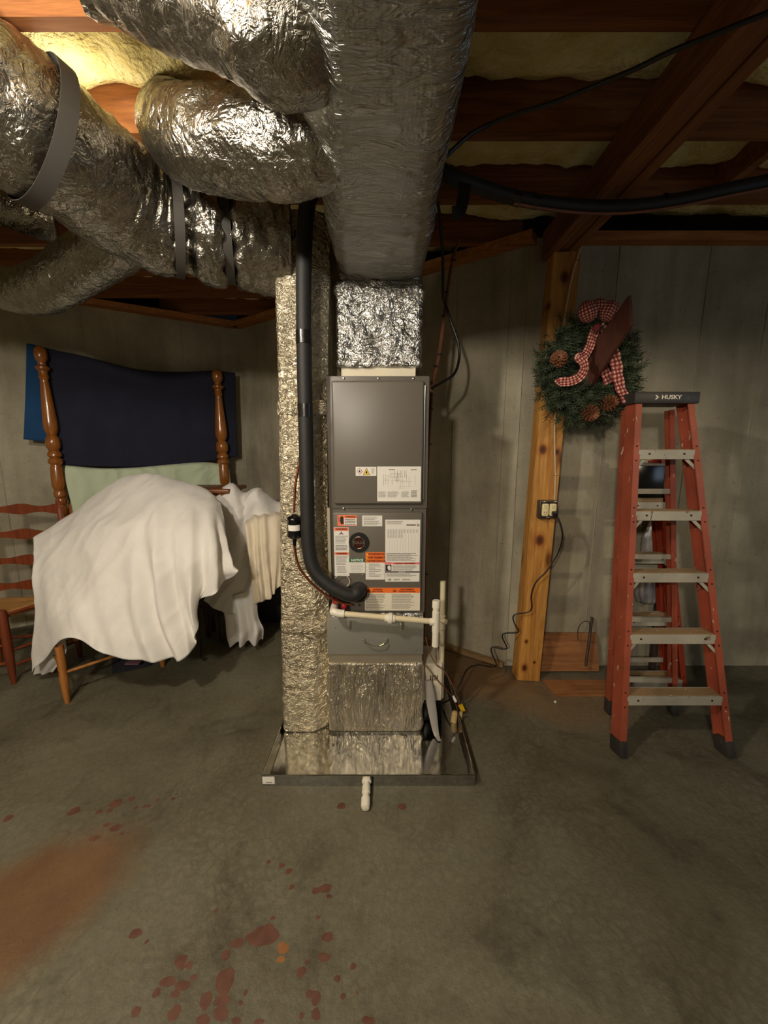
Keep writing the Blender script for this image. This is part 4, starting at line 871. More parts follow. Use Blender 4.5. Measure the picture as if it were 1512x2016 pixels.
for i in range(1500):
    a = rnd.random() * 2 * math.pi; r = RO * (0.44 + 0.48 * math.sqrt(rnd.random())); ph = rnd.random() * 2 * math.pi; tr = 0.052 * math.sqrt(rnd.random())
    rad = Vector((math.cos(a), 0, math.sin(a))); p = ringp(a, r) + rad * tr * math.cos(ph) * 1.1 + Vector((0, -abs(math.sin(ph)) * tr, 0)) * 1.2
    tang = Vector((-math.sin(a), 0, math.cos(a)))
    d = tang * rnd.uniform(-0.6, 0.9) + rad * (math.cos(ph) * 1.0 + rnd.uniform(-0.3, 0.3)) + Vector((0, -abs(math.sin(ph)) * 0.9 - 0.15, 0)) + Vector((rnd.uniform(-.4, .4), 0, rnd.uniform(-.4, .4)))
    sprig(p, d, rnd.uniform(0.04, 0.075), 15)
part('pine_foliage', bm, needle, wre, kind='stuff', smooth=0)
bm = B(); tube(bm, [ringp(a, RO * 0.82) for a in np.linspace(0, 2 * math.pi, 33)], 0.03, 10, 1); part('ring_core', bm, simple('dark_green_core', srgb(18, 30, 22), 0.9), wre)
for (px, py, dd) in ((1100, 708, (-0.35, -0.9, 0.1)), (1196, 795, (0.25, -0.9, 0.2)), (1160, 812, (0.1, -0.9, -0.3))):
    p = W(px, py, Y=YW - 0.085); d = Vector(dd).normalized(); bm = B(); s = d.orthogonal().normalized(); u = d.cross(s)
    lathe(bm, p - d * 0.03, d, [(0, 0.004), (0.01, 0.014), (0.03, 0.016), (0.05, 0.006)], 8)
    for row in range(7):
        h = -0.03 + 0.011 * row; r0 = 0.026 * math.sin(math.pi * (0.25 + 0.11 * row)) + 0.004; m_ = 9
        for k in range(m_):
            th = 2 * math.pi * (k + 0.5 * (row % 2)) / m_; r_ = s * math.cos(th) + u * math.sin(th); tg = d.cross(r_)
            b0 = p + d * h + r_ * r0 * 0.4; tip = p + d * (h + 0.012) + r_ * (r0 + 0.013)
            hexa(bm, [b0 - tg * 0.004, b0 + tg * 0.004, b0 + tg * 0.004 + d * 0.004, b0 - tg * 0.004 + d * 0.004, tip - tg * 0.006, tip + tg * 0.006, tip + tg * 0.005 + d * 0.003, tip - tg * 0.005 + d * 0.003])
    part('pinecone', bm, cone_mat, wre, smooth=0)
def ribbon_uv(name, pts, wid, parent, chk=0.022, curl=0.0, sm=8, nrm=Vector((0, -1, 0))):
    P = cr(pts, sm); bm = B(); uvl = bm.loops.layers.uv.new('UVMap'); rows = []; S = 0; M_ = 6
    for i, p in enumerate(P):
        d = (P[min(i + 1, len(P) - 1)] - P[max(i - 1, 0)]).normalized(); s = d.cross(nrm).normalized(); n2 = s.cross(d); ww = wid(i / (len(P) - 1)) if callable(wid) else wid
        if i: S += (p - P[i - 1]).length
        rows.append([(bm.verts.new(p + s * ww * (k / M_ - 0.5) + n2 * (curl * math.cos((k / M_ - 0.5) * math.pi) + 0.004 * math.sin(S * 90 + k))), (k / M_ * 0.06 / chk, S / chk)) for k in range(M_ + 1)])
    for a, b in zip(rows, rows[1:]):
        for k in range(M_):
            q = [a[k], a[k + 1], b[k + 1], b[k]]; f = bm.faces.new([x[0] for x in q])
            for l, x in zip(f.loops, q): l[uvl].uv = x[1]
    return part(name, bm, ging, parent, smooth=180)
bt = W(1172, 650, Y=YW - 0.10)
def wp(px, py, dy): return W(px, py, Y=YW + dy)
def puff(px, py, rx, rz, ry, tilt):                  # one puffed loop of the bow, pleated towards the knot
    o = wp(px, py, -0.10); bm = B(); uvl = bm.loops.layers.uv.new('UVMap'); rows = []; na, nb = 28, 16
    for a in range(na + 1):
        th = 2 * math.pi * a / na; r = []
        for b in range(nb + 1):
            ph = math.pi * b / nb; pl = 1 + 0.07 * math.sin(th * 6) * math.sin(ph) ** 0.5
            v = Vector((rx * math.sin(ph) * math.cos(th) * pl, ry * math.sin(ph) * math.sin(th) * pl, rz * math.cos(ph) * (1 - 0.25 * (math.cos(ph) < 0))))
            v = Matrix.Rotation(tilt, 3, 'Y') @ v; r.append((bm.verts.new(o + v), (th * rx / 0.017, ph * rz / 0.017)))
        rows.append(r)
    for a in range(na):
        for b in range(nb):
            q = [rows[a][b], rows[a + 1][b], rows[a + 1][b + 1], rows[a][b + 1]]; f = bm.faces.new([x[0] for x in q])
            for l, x in zip(f.loops, q): l[uvl].uv = x[1]
    bmesh.ops.recalc_face_normals(bm, faces=bm.faces); part('bow_loop', bm, ging, wre, smooth=180)
puff(1157, 617, 0.046, 0.060, 0.040, -0.35); puff(1197, 616, 0.042, 0.060, 0.040, 0.40); puff(1180, 602, 0.040, 0.034, 0.022, 0.0)
bm = B(); k = wp(1175, 646, -0.13); lathe(bm, k + Vector((0, 0, -0.02)), (0, 0, 1), [(0, 0.006), (0.01, 0.016), (0.03, 0.017), (0.04, 0.008)], 14); part('bow_knot', bm, simple('dark_red_cotton', srgb(110, 36, 40), 0.8), wre)
ribbon_uv('bow_tail', [wp(*k) for k in ((1172, 645, -0.11), (1164, 672, -0.12), (1155, 695, -0.13), (1146, 702, -0.15), (1140, 704, -0.16), (1148, 714, -0.17), (1150, 728, -0.165), (1138, 744, -0.15), (1120, 751, -0.14), (1103, 752, -0.13), (1097, 757, -0.12))], 0.044, wre, 0.016)
ribbon_uv('bow_tail', [wp(*k) for k in ((1176, 645, -0.09), (1192, 668, -0.085), (1204, 690, -0.10), (1212, 712, -0.11), (1216, 740, -0.115), (1222, 765, -0.12), (1235, 792, -0.16))], lambda t: 0.075 - 0.03 * t, wre, 0.02)
ribbon_uv('bow_tail', [wp(*k) for k in ((1176, 650, -0.085), (1180, 700, -0.08), (1190, 730, -0.08), (1200, 755, -0.08))], 0.05, wre, 0.02)
bd4 = [W(1237, 582, Y=YW - 0.28), W(1241, 641, Y=YW - 0.27), W(1160, 765, Y=YW - 0.04), W(1152, 700, Y=YW - 0.05)]
n4 = (bd4[1] - bd4[0]).cross(bd4[3] - bd4[0]).normalized(); n4 = n4 if n4.dot(CAMP - bd4[0]) < 0 else -n4
bm = B(); prism(bm, bd4, (n4 + Vector((0.5, 0, 0))).normalized() * 0.018); solo('wood_board', bm, brown_board, 'dark brown board stuck slantwise through the middle of the green wreath', 'board')

# ------------------------------------------------------------------ step ladders
def rail(bm, p, q, side, fw_=0.030, web=0.078, t=0.006, back=Vector((0, 1, 0))):
    """C-channel rail: web towards the ladder's outside, two flanges pointing inwards (side = +1: inwards is +x)"""
    p = Vector(p); q = Vector(q); d = (q - p).normalized(); b = (back - d * back.dot(d)).normalized(); s = Vector((side, 0, 0)); s = (s - d * s.dot(d) - b * s.dot(b)).normalized()
    sec = [(0, 0), (fw_, 0), (fw_, t), (t, t), (t, web - t), (fw_, web - t), (fw_, web), (0, web)]
    rings = [[o + s * u + b * v for u, v in sec] for o in (p, q)]; ringmesh(bm, rings); bmesh.ops.recalc_face_normals(bm, faces=bm.faces)
def lerp(a, b, t): return Vector(a).lerp(Vector(b), t)
def stepladder(name, label, FL, FR, TL, TR, RL, RR, TRL, TRR, steps, mt_rail, mt_step, mt_cap, brand=None, sw=0.075, cap=True, braces=True):
    ld = thing(name, label, 'ladder', ((FL[0] + RR[0]) / 2, (FL[1] + RR[1]) / 2, 0))
    for p, q, sd_, lb in ((FL, TL, 1, 'front_rail'), (FR, TR, -1, 'front_rail')):
        bm = B(); rail(bm, lerp(p, q, 0.035), q, sd_); r = part(lb, bm, mt_rail, ld, smooth=0)
        for tt in steps:                                # rivets on the front flange
            for dz in (0.012, -0.028):
                k = lerp(p, q, tt + dz); bm = B(); lathe(bm, k + Vector((0.014 * sd_, 0.001, 0)), (0, -1, 0.05), [(0, 0.0045), (0.003, 0.004), (0.004, 0.001)], 8); part('rivet', bm, rivet_mat, r)
        bm = B(); b = lerp(p, q, 0.04); o = Vector(p); beam(bm, o + Vector((0.015 * sd_, 0.035, 0.0005)), lerp(p, q, 0.045) + Vector((0.015 * sd_, 0.038, 0)), 0.038, 0.086, up=(0, 1, 0), bev=0.006); part('rubber_foot', bm, black_worn, ld)
    for p, q, sd_ in ((RL, TRL, 1), (RR, TRR, -1)):
        bm = B(); rail(bm, lerp(p, q, 0.03), q, sd_, 0.026, 0.04, 0.005); part('rear_rail', bm, mt_rail, ld, smooth=0)
        bm = B(); beam(bm, Vector(p) + Vector((0.013 * sd_, 0.02, 0.0005)), lerp(p, q, 0.05) + Vector((0.013 * sd_, 0.02, 0)), 0.036, 0.05, up=(0, 1, 0), bev=0.005); part('rubber_foot', bm, black_worn, ld)
    for tt in steps:
        a, b = lerp(FL, TL, tt), lerp(FR, TR, tt); bm = B()
        box(bm, a.x + 0.026, b.x - 0.026, a.y - 0.001, a.y + sw, a.z - 0.003, a.z + 0.003); box(bm, a.x + 0.024, b.x - 0.024, a.y - 0.003, a.y, a.z - 0.042, a.z + 0.003, 0.001, 1); box(bm, a.x + 0.026, b.x - 0.026, a.y + sw - 0.002, a.y + sw, a.z - 0.03, a.z)
        st = part('step', bm, mt_step, ld, smooth=0)
        bm = B()
        for i in range(5): box(bm, a.x + 0.028, b.x - 0.028, a.y + 0.006 + i * (sw - 0.014) / 5, a.y + 0.006 + (i + 0.7) * (sw - 0.014) / 5, a.z + 0.003, a.z + 0.0055)
        part('tread_ribs', bm, tread_dirt, st, smooth=0)
        for xx in (a.x + 0.075, b.x - 0.075):
            bm = B(); lathe(bm, (xx, a.y - 0.002, a.z - 0.016), (0, -1, 0), [(0, 0.0055), (0.003, 0.005), (0.004, 0.001)], 8); part('rivet', bm, rivet_mat, st)
        if braces and tt > 0.2:
            for sgn, xx in ((1, a.x), (-1, b.x)):
                lo = lerp(FL if sgn > 0 else FR, TL if sgn > 0 else TR, tt - 0.045); bm = B(); beam(bm, (xx + sgn * 0.068, a.y + 0.008, a.z - 0.03), (lo.x + sgn * 0.02, lo.y + 0.010, lo.z - 0.01), 0.004, 0.014, up=(0, 0, 1)); part('step_brace', bm, mt_step, st, smooth=0)
    for tt in (0.12, 0.33, 0.54, 0.75):
        a, b = lerp(RL, TRL, tt), lerp(RR, TRR, tt); bm = B(); beam(bm, (a.x + 0.012, a.y + 0.025, a.z), (b.x - 0.012, b.y + 0.025, b.z), 0.014, 0.026); part('rear_bar', bm, mt_step, ld, smooth=0)
    if cap:
        bm = B(); y0, y1, z0, z1 = TL[1] - 0.014, TRL[1] + 0.075, TL[2] - 0.012, TL[2] + 0.042
        box(bm, TL[0] - 0.016, TR[0] + 0.016, y0, y1, z0, z1, 0.006, 2); cpp = part('top_cap', bm, mt_cap, ld, 'black paint-splattered top cap')
        if brand:
            text(brand, ((TL[0] + TR[0]) / 2 + 0.018, y0 - 0.0006, (z0 + z1) / 2 + 0.001), 0.026, paper_warm, cpp, bold=0.0006, sx=1.15)
            m_ = Vector(((TL[0] + TR[0]) / 2 - 0.050, y0 - 0.0006, (z0 + z1) / 2 + 0.001)); bm = B()
            prism(bm, [m_ + Vector(k) for k in ((-0.010, 0, 0.010), (-0.003, 0, 0.010), (0.008, 0, 0), (-0.003, 0, -0.010), (-0.010, 0, -0.010), (-0.001, 0, 0))], (0, 0.0005, 0)); part('arrow_emblem', bm, paper_warm, cpp)
    return ld
FL = W(1216, 1490, z=0); FR = W(1452, 1500, z=0); TL = Vector((1.208, 1.905, 1.690)); TR = Vector((1.487, 1.905, 1.690))
FL.z = FR.z = 0; FL.y = FR.y = (FL.y + FR.y) / 2
stepladder('step_ladder', 'front orange fibreglass step ladder with black top cap and dusty treads', FL, FR, TL, TR, (1.252, 1.925, 0), (1.63, 1.915, 0), (1.222, 2.0, 1.66), (1.47, 2.0, 1.66), [0.173, 0.345, 0.517, 0.69, 0.862], orange_fg, dirty_alu, black_worn, 'HUSKY')
F2L, F2R = Vector((1.385, 2.06, 0)), Vector((1.80, 2.06, 0)); T2L, T2R = Vector((1.395, 2.235, 1.42)), Vector((1.625, 2.235, 1.42))
zs2 = [W(1300, py, Y=2.1).z for py in (1335, 1222, 1102, 995)]
stepladder('step_ladder', 'older weathered step ladder folded behind the front orange ladder', F2L, F2R, T2L, T2R, (1.41, 2.17, 0), (1.77, 2.17, 0), (1.41, 2.29, 1.40), (1.61, 2.29, 1.40), [z / 1.42 for z in zs2], old_orange, dirty_alu, black_worn, None, 0.10, cap=False)
# things behind the ladders
bm = B(); tube(bm, [W(1282, 1338, Y=2.375), W(1322, 902, Y=2.375)], 0.022, 14, 1); solo('wooden_pole', bm, spotted_pole, 'paint-spotted dark pole leaning on the wall behind the ladders', 'pole')
zst = zs2[3] + 0.006
bt_ = thing('paint_bin', 'black plastic bin sitting on the upper step of the rear ladder', 'bin', (1.42, 2.25, zst))
x0_, x1_ = W(1248, 940, Y=2.20).x, W(1312, 940, Y=2.20).x; zt2 = W(1290, 916, Y=2.20).z
ys2 = 2.06 + 0.175 * zs2[3] / 1.42
bm = B(); box(bm, x0_ + 0.012, x1_, ys2 + 0.005, ys2 + 0.10, zst, zt2, 0.008); part('bin_body', bm, black_gloss, bt_)
bm = B(); box(bm, x0_ + 0.006, x1_ + 0.006, ys2 - 0.001, ys2 + 0.106, zt2 - 0.004, zt2 + 0.010, 0.003); part('bin_rim', bm, grey_vinyl, bt_)
bm = B(); box(bm, x0_ + 0.012, x1_, ys2 + 0.001, ys2 + 0.006, zst, zst + 0.022, 0.002); part('paint_drip_edge', bm, tread_dirt, bt_)
# grey plastic bag standing on the rear ladder's middle step
zb = W(1290, 1185, Y=2.36).z; yb2 = 2.362; ztb = W(1290, 1010, Y=2.36).z; bm = B(); rings = []
for k in range(40):
    t = k / 39; z = zb + (ztb - zb) * t; r = np.interp(t, [0, 0.08, 0.4, 0.75, 0.9, 1], [0.045, 0.06, 0.065, 0.055, 0.03, 0.02]); cx = 1.70
    rings.append([(cx + r * 1.1 * math.cos(a) * (1 + 0.12 * math.sin(5 * a + 6 * t)), yb2 + r * 0.62 * math.sin(a) * (1 + 0.12 * math.sin(7 * a)), z) for a in np.linspace(0, 2 * math.pi, 60, endpoint=False)])
ringmesh(bm, rings); bmesh.ops.recalc_face_normals(bm, faces=bm.faces); crumple(bm, lambda c: 0.006 * ridge((c.x * 22, c.y * 22, c.z * 14)) * (1 if c.y < 2.39 else 0.2))
solo('plastic_bag', bm, simple('grey_plastic_bag', srgb(118, 118, 124), 0.3, c2=srgb(170, 162, 150), scale=12), 'crumpled grey plastic bag hanging on the wall behind the rear ladder', 'bag', smooth=180)
# board leaning on the wall by the post, flat board and stick
bm = B(); a, b = W(1068, 1248, Y=2.39), W(1196, 1248, Y=2.39); hexa(bm, [(1.03, 2.33, 0.014), (1.42, 2.33, 0.014), (1.42, 2.342, 0.014), (1.03, 2.342, 0.014), (a.x, 2.40, a.z), (1.42, 2.40, a.z), (1.42, 2.412, a.z), (a.x, 2.412, a.z)])
solo('plywood_board', bm, plywood, 'stained brown plywood scrap leaning on the wall right of the post foot', 'board', smooth=0)
bm = B(); p = [W(1068, 1341, z=0.002), W(1094, 1371, z=0.002), W(1240, 1371, z=0.002), W(1225, 1341, z=0.002)]; prism(bm, [Vector((k.x, k.y, 0.001)) for k in p], (0, 0, 0.011)); solo('floor_board', bm, plywood, 'flat brown board lying on the floor in front of the leaning plywood', 'board', smooth=0)
bm = B(); tube(bm, [W(1153, 1312, Y=2.29), W(1166, 1215, Y=2.392)], 0.009, 10, 1); solo('wooden_stick', bm, spotted_pole, 'slim grey-brown stick leaning upright against the plywood scrap', 'stick')
bm = B(); tube(bm, [W(px, py, Y=2.36) for px, py in ((1138, 1262), (1138, 1240), (1144, 1228), (1153, 1223), (1161, 1229), (1160, 1260))], 0.0022, 6); solo('wire_loop', bm, black_iron, 'thin bent wire loop standing above the plywood scrap', 'wire')
k = W(1093, 1383, z=0.0); bm = B(); lathe(bm, (k.x, k.y, 0.0005), (0, 0, 1), [(0, 0.007), (0.006, 0.0075), (0.011, 0.003), (0.012, 0.0005)], 7); solo('white_pebble', bm, paper, 'tiny white chip on the floor in front of the flat board', 'chip')
# ------------------------------------------------------------------ bed frame and the cloths on it
HA, HB = (-2.57, 3.05), (-1.57, 3.70)
def hp(px, py, off=0.0): return PL(px, py, HA, HB, off)
bed = thing('bed_headboard', 'varnished wooden four-poster headboard standing against the left wall', 'bed', (-2.05, 3.38, 0))
prof0 = [(0, 9), (8, 12), (20, 13), (28, 11), (32, 8), (38, 8.5), (42, 14), (46, 14), (50, 9), (58, 9), (62, 10.5), (66, 8), (72, 8.5), (110, 11.5), (150, 14.5), (163, 14.5), (172, 11.5), (176, 9), (182, 14), (190, 15), (200, 14.5), (206, 10), (212, 14.5), (217, 14.5), (220, 10.5), (224, 15), (230, 15), (234, 11), (240, 12.5), (262, 14), (276, 14), (284, 10.5), (288, 13), (296, 13), (299, 9.5), (303, 12), (310, 12), (313, 9), (318, 10.5), (326, 10.5), (332, 9), (340, 11)]
for (tx, ty, bx, scale) in ((84, 681, 116, 1.0), (424, 727, 447, 0.80)):
    top = hp(tx, ty, 0.03); zt = top.z; x, y = (hp((tx + bx) / 2, ty + 160 * scale, 0.03).x, hp((tx + bx) / 2, ty + 160 * scale, 0.03).y)
    zc = math.cos(PITCH) * y - math.sin(PITCH) * 0.3; pr = []
    for h, r in prof0:
        z = W(tx + (bx - tx) * h / 340, ty + h * scale, Y=y).z; pr.append((z, r * scale * zc / FPX * (0.82 if scale == 1 else 0.95)))
    pr = [(0.0, 0.03), (pr[-1][0] - 0.05, 0.034)] + pr[::-1]
    pr[-1] = (pr[-1][0], pr[-1][1] * 0.6); pr.append((pr[-1][0] + 0.004, 0.003))
    bm = B(); lathe(bm, (x, y, 0), (0, 0, 1), pr, 26); part('turned_post', bm, bed_wood, bed)
zh = hp(300, 922).z
bm = B(); a, b = Vector((*HA, 0)), Vector((*HB, 0)); pts = []
for k in range(25):
    t = k / 24; h = zh - 0.03 - 0.35 * (abs(t - 0.5) * 2) ** 6; p = a.lerp(b, t); pts.append(Vector((p.x, p.y, h)))
prism(bm, [Vector((HA[0], HA[1], 0.45))] + pts + [Vector((HB[0], HB[1], 0.45))], Vector((-0.545, 0.838, 0)) * 0.022); part('headboard_panel', bm, bed_wood, bed)

def cloth(name, ctrl, nu, nv, mat, label, cat, disp=None, group=None, thick=0.0025):
    """smooth surface through a grid of control points (rows of equal length)"""
    rows = [cr(r, 12) for r in ctrl]; m_ = len(rows[0]); cols = [cr([r[i] for r in rows], 12) for i in range(m_)]
    G = np.array([[tuple(p) for p in c_] for c_ in cols]); nu0, nv0 = G.shape[:2]        # [u, v, 3]
    iu = np.linspace(0, nu0 - 1, nu); iv = np.linspace(0, nv0 - 1, nv)
    def samp(A, i): f = np.floor(i).astype(int); f = np.minimum(f, A.shape[0] - 2); t = (i - f)[:, None, None]; return A[f] * (1 - t) + A[f + 1] * t
    G = samp(G, iu); G = samp(G.transpose(1, 0, 2), iv).transpose(1, 0, 2)
    bm = B(); vv = [[bm.verts.new(G[i, j]) for j in range(nv)] for i in range(nu)]
    for i in range(nu - 1):
        for j in range(nv - 1): bm.faces.new((vv[i][j], vv[i + 1][j], vv[i + 1][j + 1], vv[i][j + 1]))
    bm.normal_update()
    c0 = sum(f.normal.dot(CAMP - f.calc_center_median()) for f in list(bm.faces)[::37])
    if c0 < 0: bmesh.ops.reverse_faces(bm, faces=bm.faces); bm.normal_update()
    if disp:
        mv = []
        for i in range(nu):
            for j in range(nv): mv.append((vv[i][j], vv[i][j].normal * disp(i / (nu - 1), j / (nv - 1), vv[i][j].co.copy())))
        for v, d in mv:
            v.co += d
    for r in vv:
        for v in r: v.co.z = max(v.co.z, 0.006)
    o = solo(name, bm, mat, label, cat, group, smooth=180)
    if thick: md = o.modifiers.new('thickness', 'SOLIDIFY'); md.thickness = thick; md.offset = -1
    return o
o1 = -0.01
nav = [[hp(78, 684, o1), hp(170, 702, o1 - .01), hp(270, 727, o1 - .01), hp(350, 732, o1 - .01), hp(420, 730, o1), hp(463, 734, o1 - .02)],
       [hp(92, 750, o1), hp(175, 765, o1 - .02), hp(270, 785, o1 - .03), hp(350, 785, o1 - .02), hp(425, 785, o1), hp(464, 790, o1 - .02)],
       [hp(98, 830, o1), hp(178, 845, o1 - .01), hp(270, 855, o1 - .03), hp(350, 850, o1 - .02), hp(430, 845, o1), hp(466, 842, o1 - .02)],
       [hp(108, 914, o1), hp(180, 918, o1), hp(270, 919, o1 - .01), hp(350, 914, o1), hp(430, 905, o1), hp(468, 898, o1 - .02)]]
cloth('navy_blanket', nav, 90, 60, navy, 'dark navy blanket draped between the two turned bed posts', 'blanket', lambda u, v, c: 0.010 * nz((c.x * 4, c.y * 4, c.z * 3)) + 0.004 * ridge((c.x * 7, c.y * 7, c.z * 4)))
tl = [[hp(52, 676, -.05), hp(75, 680, -.05), hp(118, 692, -.05)], [hp(50, 770, -.05), hp(76, 772, -.05), hp(120, 776, -.05)], [hp(46, 865, -.05), hp(76, 868, -.05), hp(122, 872, -.05)]]
cloth('teal_blanket', tl, 24, 40, teal, 'deep blue cloth hanging behind the left bed post beside the navy blanket', 'blanket', lambda u, v, c: 0.006 * nz((c.x * 8, c.y * 8, c.z * 4)))
gr = [[hp(130, 916, .0), hp(200, 922, .0), hp(270, 920, .0), hp(340, 914, .0), hp(400, 910, .0), hp(446, 915, .0)],
      [hp(128, 922, .035), hp(200, 928, .04), hp(270, 926, .04), hp(340, 920, .04), hp(400, 917, .045), hp(450, 922, .03)],
      [hp(130, 950, .05), hp(200, 955, .05), hp(270, 950, .05), hp(340, 945, .05), hp(400, 940, .05), hp(453, 945, .04)],
      [hp(142, 1000, .05), hp(205, 1010, .05), hp(270, 1010, .05), hp(340, 1000, .05), hp(400, 990, .05), hp(455, 965, .04)],
      [hp(150, 1060, .05), hp(210, 1070, .05), hp(270, 1070, .05), hp(340, 1060, .05), hp(400, 1040, .05), hp(456, 1000, .04)]]
cloth('green_sheet', gr, 150, 50, green_cloth, 'pale green sheet folded over the headboard below the navy blanket', 'sheet', lambda u, v, c: (0.012 * math.sin(u * 34 + 3 * nz((u * 5, v, 1))) * (0.3 + v) + 0.008 * ridge((u * 14 + v * 4 * (u > .6), v * 3, 2))) * min(1, v * 4))

# table and small furniture under the sheets
zt_ = W(420, 958, Y=3.0).z
tb = thing('wooden_table', 'brown wooden side table behind the white sheets by the headboard', 'table', (-1.35, 2.95, 0))
bm = B(); box(bm, -1.66, -1.13, 2.78, 3.16, zt_ - 0.028, zt_, 0.006); part('table_top', bm, table_wood, tb)
bm = B(); box(bm, -1.62, -1.17, 2.82, 3.12, zt_ - 0.11, zt_ - 0.028); part('apron', bm, table_wood, tb)
for x in (-1.61, -1.18):
    for y in (2.83, 3.10): bm = B(); beam(bm, (x, y, 0), (x, y, zt_ - 0.028), 0.045, 0.045, up=(0, 1, 0), bev=0.003); part('leg', bm, table_wood, tb)
# chair under the big sheet: front left leg and a stretcher show
chz = 0.36; A0 = W(133, 1384, z=0); cx, cy = A0.x, A0.y
ch = thing('wooden_chair', 'tan wooden chair hidden under the white sheet, only its front leg showing', 'chair', (cx + 0.22, cy + 0.2, 0))
dx, dy = Vector((0.34, 0.38, 0)), Vector((-0.34, 0.30, 0))
corners = [Vector((cx, cy, 0)), Vector((cx, cy, 0)) + dx, Vector((cx, cy, 0)) + dx + dy, Vector((cx, cy, 0)) + dy]
for i, p in enumerate(corners):
    bm = B(); topz = chz - 0.03 if i < 2 else 0.6
    lathe(bm, p, (0, 0, 1), [(0, 0.012), (0.03, 0.016), (0.16, 0.023), (0.2, 0.019), (0.22, 0.022), (0.36, 0.021), (topz, 0.017)], 14); part('leg', bm, tan_wood, ch)
bm = B(); prism(bm, [p + (sum(corners, Vector()) / 4 - p) * 0.3 + Vector((0, 0, chz - 0.03)) for p in corners], (0, 0, 0.03)); part('seat', bm, tan_wood, ch, smooth=0)
for i, j, z in ((0, 1, 0.19), (1, 2, 0.21), (3, 0, 0.21), (2, 3, 0.19)):
    bm = B(); tube(bm, [corners[i] + Vector((0, 0, z)), corners[j] + Vector((0, 0, z))], 0.009, 10, 1); part('stretcher', bm, tan_wood, ch)
for z in (0.46, 0.57):
    bm = B(); beam(bm, corners[3] + Vector((0, 0, z)), corners[2] + Vector((0, 0, z)), 0.014, 0.05, bev=0.003); part('back_slat', bm, tan_wood, ch)
# iron plant stand under the right half of the sheet
f = W(398, 1300, z=0)
ps = thing('iron_stand', 'black wrought iron stand with a curled foot below the white sheet hem', 'plant stand', (f.x - 0.12, f.y + 0.12, 0))
for k, (ax, ay) in enumerate(((0, 0), (-0.26, 0.02), (-0.24, 0.26), (0.02, 0.26))):
    p = Vector((f.x + ax, f.y + ay, 0.0)); bm = B()
    tube(bm, [p + Vector((0.02, -0.004, 0.022)), p + Vector((0.024, -0.006, 0.010)), p + Vector((0.014, -0.004, 0.005)), p + Vector((0.002, 0, 0.008)), p + Vector((-0.004, 0, 0.04)), p + Vector((0, 0, 0.2)), p + Vector((0, 0, 0.62))], 0.005, 8); part('leg', bm, black_iron, ps)
bm = B(); lathe(bm, (f.x - 0.12, f.y + 0.13, 0.61), (0, 0, 1), [(0, 0.17), (0.012, 0.18), (0.018, 0.17)], 30); part('top_plate', bm, black_iron, ps)
# dark items on the floor
q0, q1 = W(402, 1258, z=0), W(470, 1245, z=0)
sk = thing('dark_stool', 'low dark walnut stool in shadow between the two white sheets', 'stool', (q0.x + 0.14, q0.y + 0.2, 0)); zk = W(430, 1190, Y=q0.y).z
bm = B(); box(bm, q0.x - 0.02, q0.x + 0.42, q0.y, q0.y + 0.15, zk - 0.03, zk, 0.005); part('seat', bm, dark_wood, sk)
bm = B(); box(bm, q0.x + 0.0, q0.x + 0.40, q0.y + 0.015, q0.y + 0.135, zk - 0.09, zk - 0.03); part('apron', bm, dark_wood, sk)
for x in (q0.x + 0.02, q0.x + 0.38):
    for y in (q0.y + 0.03, q0.y + 0.12): bm = B(); lathe(bm, (x, y, 0), (0, 0, 1), [(0, 0.012), (0.05, 0.02), (0.1, 0.015), (0.2, 0.02), (zk - 0.03, 0.02)], 12); part('leg', bm, dark_wood, sk)
q0 = W(500, 1228, z=0); sb = thing('storage_bin', 'black storage bin on the floor behind the cream sheet and return duct', 'bin', (q0.x + 0.2, q0.y + 0.18, 0))
z1_ = W(530, 1120, Y=q0.y).z; bm = B(); v = hexa(bm, [(q0.x, q0.y, 0.001), (q0.x + 0.44, q0.y + 0.04, 0.001), (q0.x + 0.40, q0.y + 0.32, 0.001), (q0.x - 0.02, q0.y + 0.28, 0.001), (q0.x - 0.02, q0.y - 0.02, z1_), (q0.x + 0.46, q0.y + 0.02, z1_), (q0.x + 0.42, q0.y + 0.34, z1_), (q0.x - 0.04, q0.y + 0.30, z1_)]); bmesh.ops.bevel(bm, geom=list(bm.edges), offset=0.012, segments=2, affect='EDGES'); part('bin_body', bm, black_plastic, sb)
bm = B(); prism(bm, [(q0.x - 0.032, q0.y - 0.032, z1_), (q0.x + 0.472, q0.y + 0.008, z1_), (q0.x + 0.432, q0.y + 0.352, z1_), (q0.x - 0.052, q0.y + 0.312, z1_)], (0, 0, 0.02)); part('bin_lid', bm, black_plastic, sb)
p0 = [W(198, 1283, z=0), W(222, 1328, z=0), W(296, 1312, z=0), W(330, 1285, z=0)]
bg = thing('fabric_bag', 'flat dark navy fabric bag lying on the floor under the white sheet', 'bag', sum(p0, Vector()) / 4)
bm = B(); R = []
for a in range(22):
    r = []
    for b in range(16):
        u, v_ = a / 21, b / 15; p = (p0[1].lerp(p0[2], u)).lerp(p0[0].lerp(p0[3], u) + Vector((0, 0.1, 0)), v_); e = min(u, 1 - u, v_, 1 - v_)
        r.append(Vector((p.x, p.y, 0.004 + 0.055 * min(1, e * 5) ** 0.5 + 0.008 * nz(p * 14) * min(1, e * 8))))
    R.append(r)
ringmesh(bm, R, False, False); bmesh.ops.recalc_face_normals(bm, faces=bm.faces); bo = part('bag_body', bm, dark_fabric, bg, smooth=180)
k = W(262, 1304, z=0.064); bm = B(); box(bm, k.x - 0.045, k.x + 0.045, k.y - 0.02, k.y + 0.02, k.z - 0.006, k.z + 0.002, 0.001); part('bag_label', bm, simple('muted_pink_label', srgb(120, 84, 92), 0.8), bg, 'muted pink label patch')

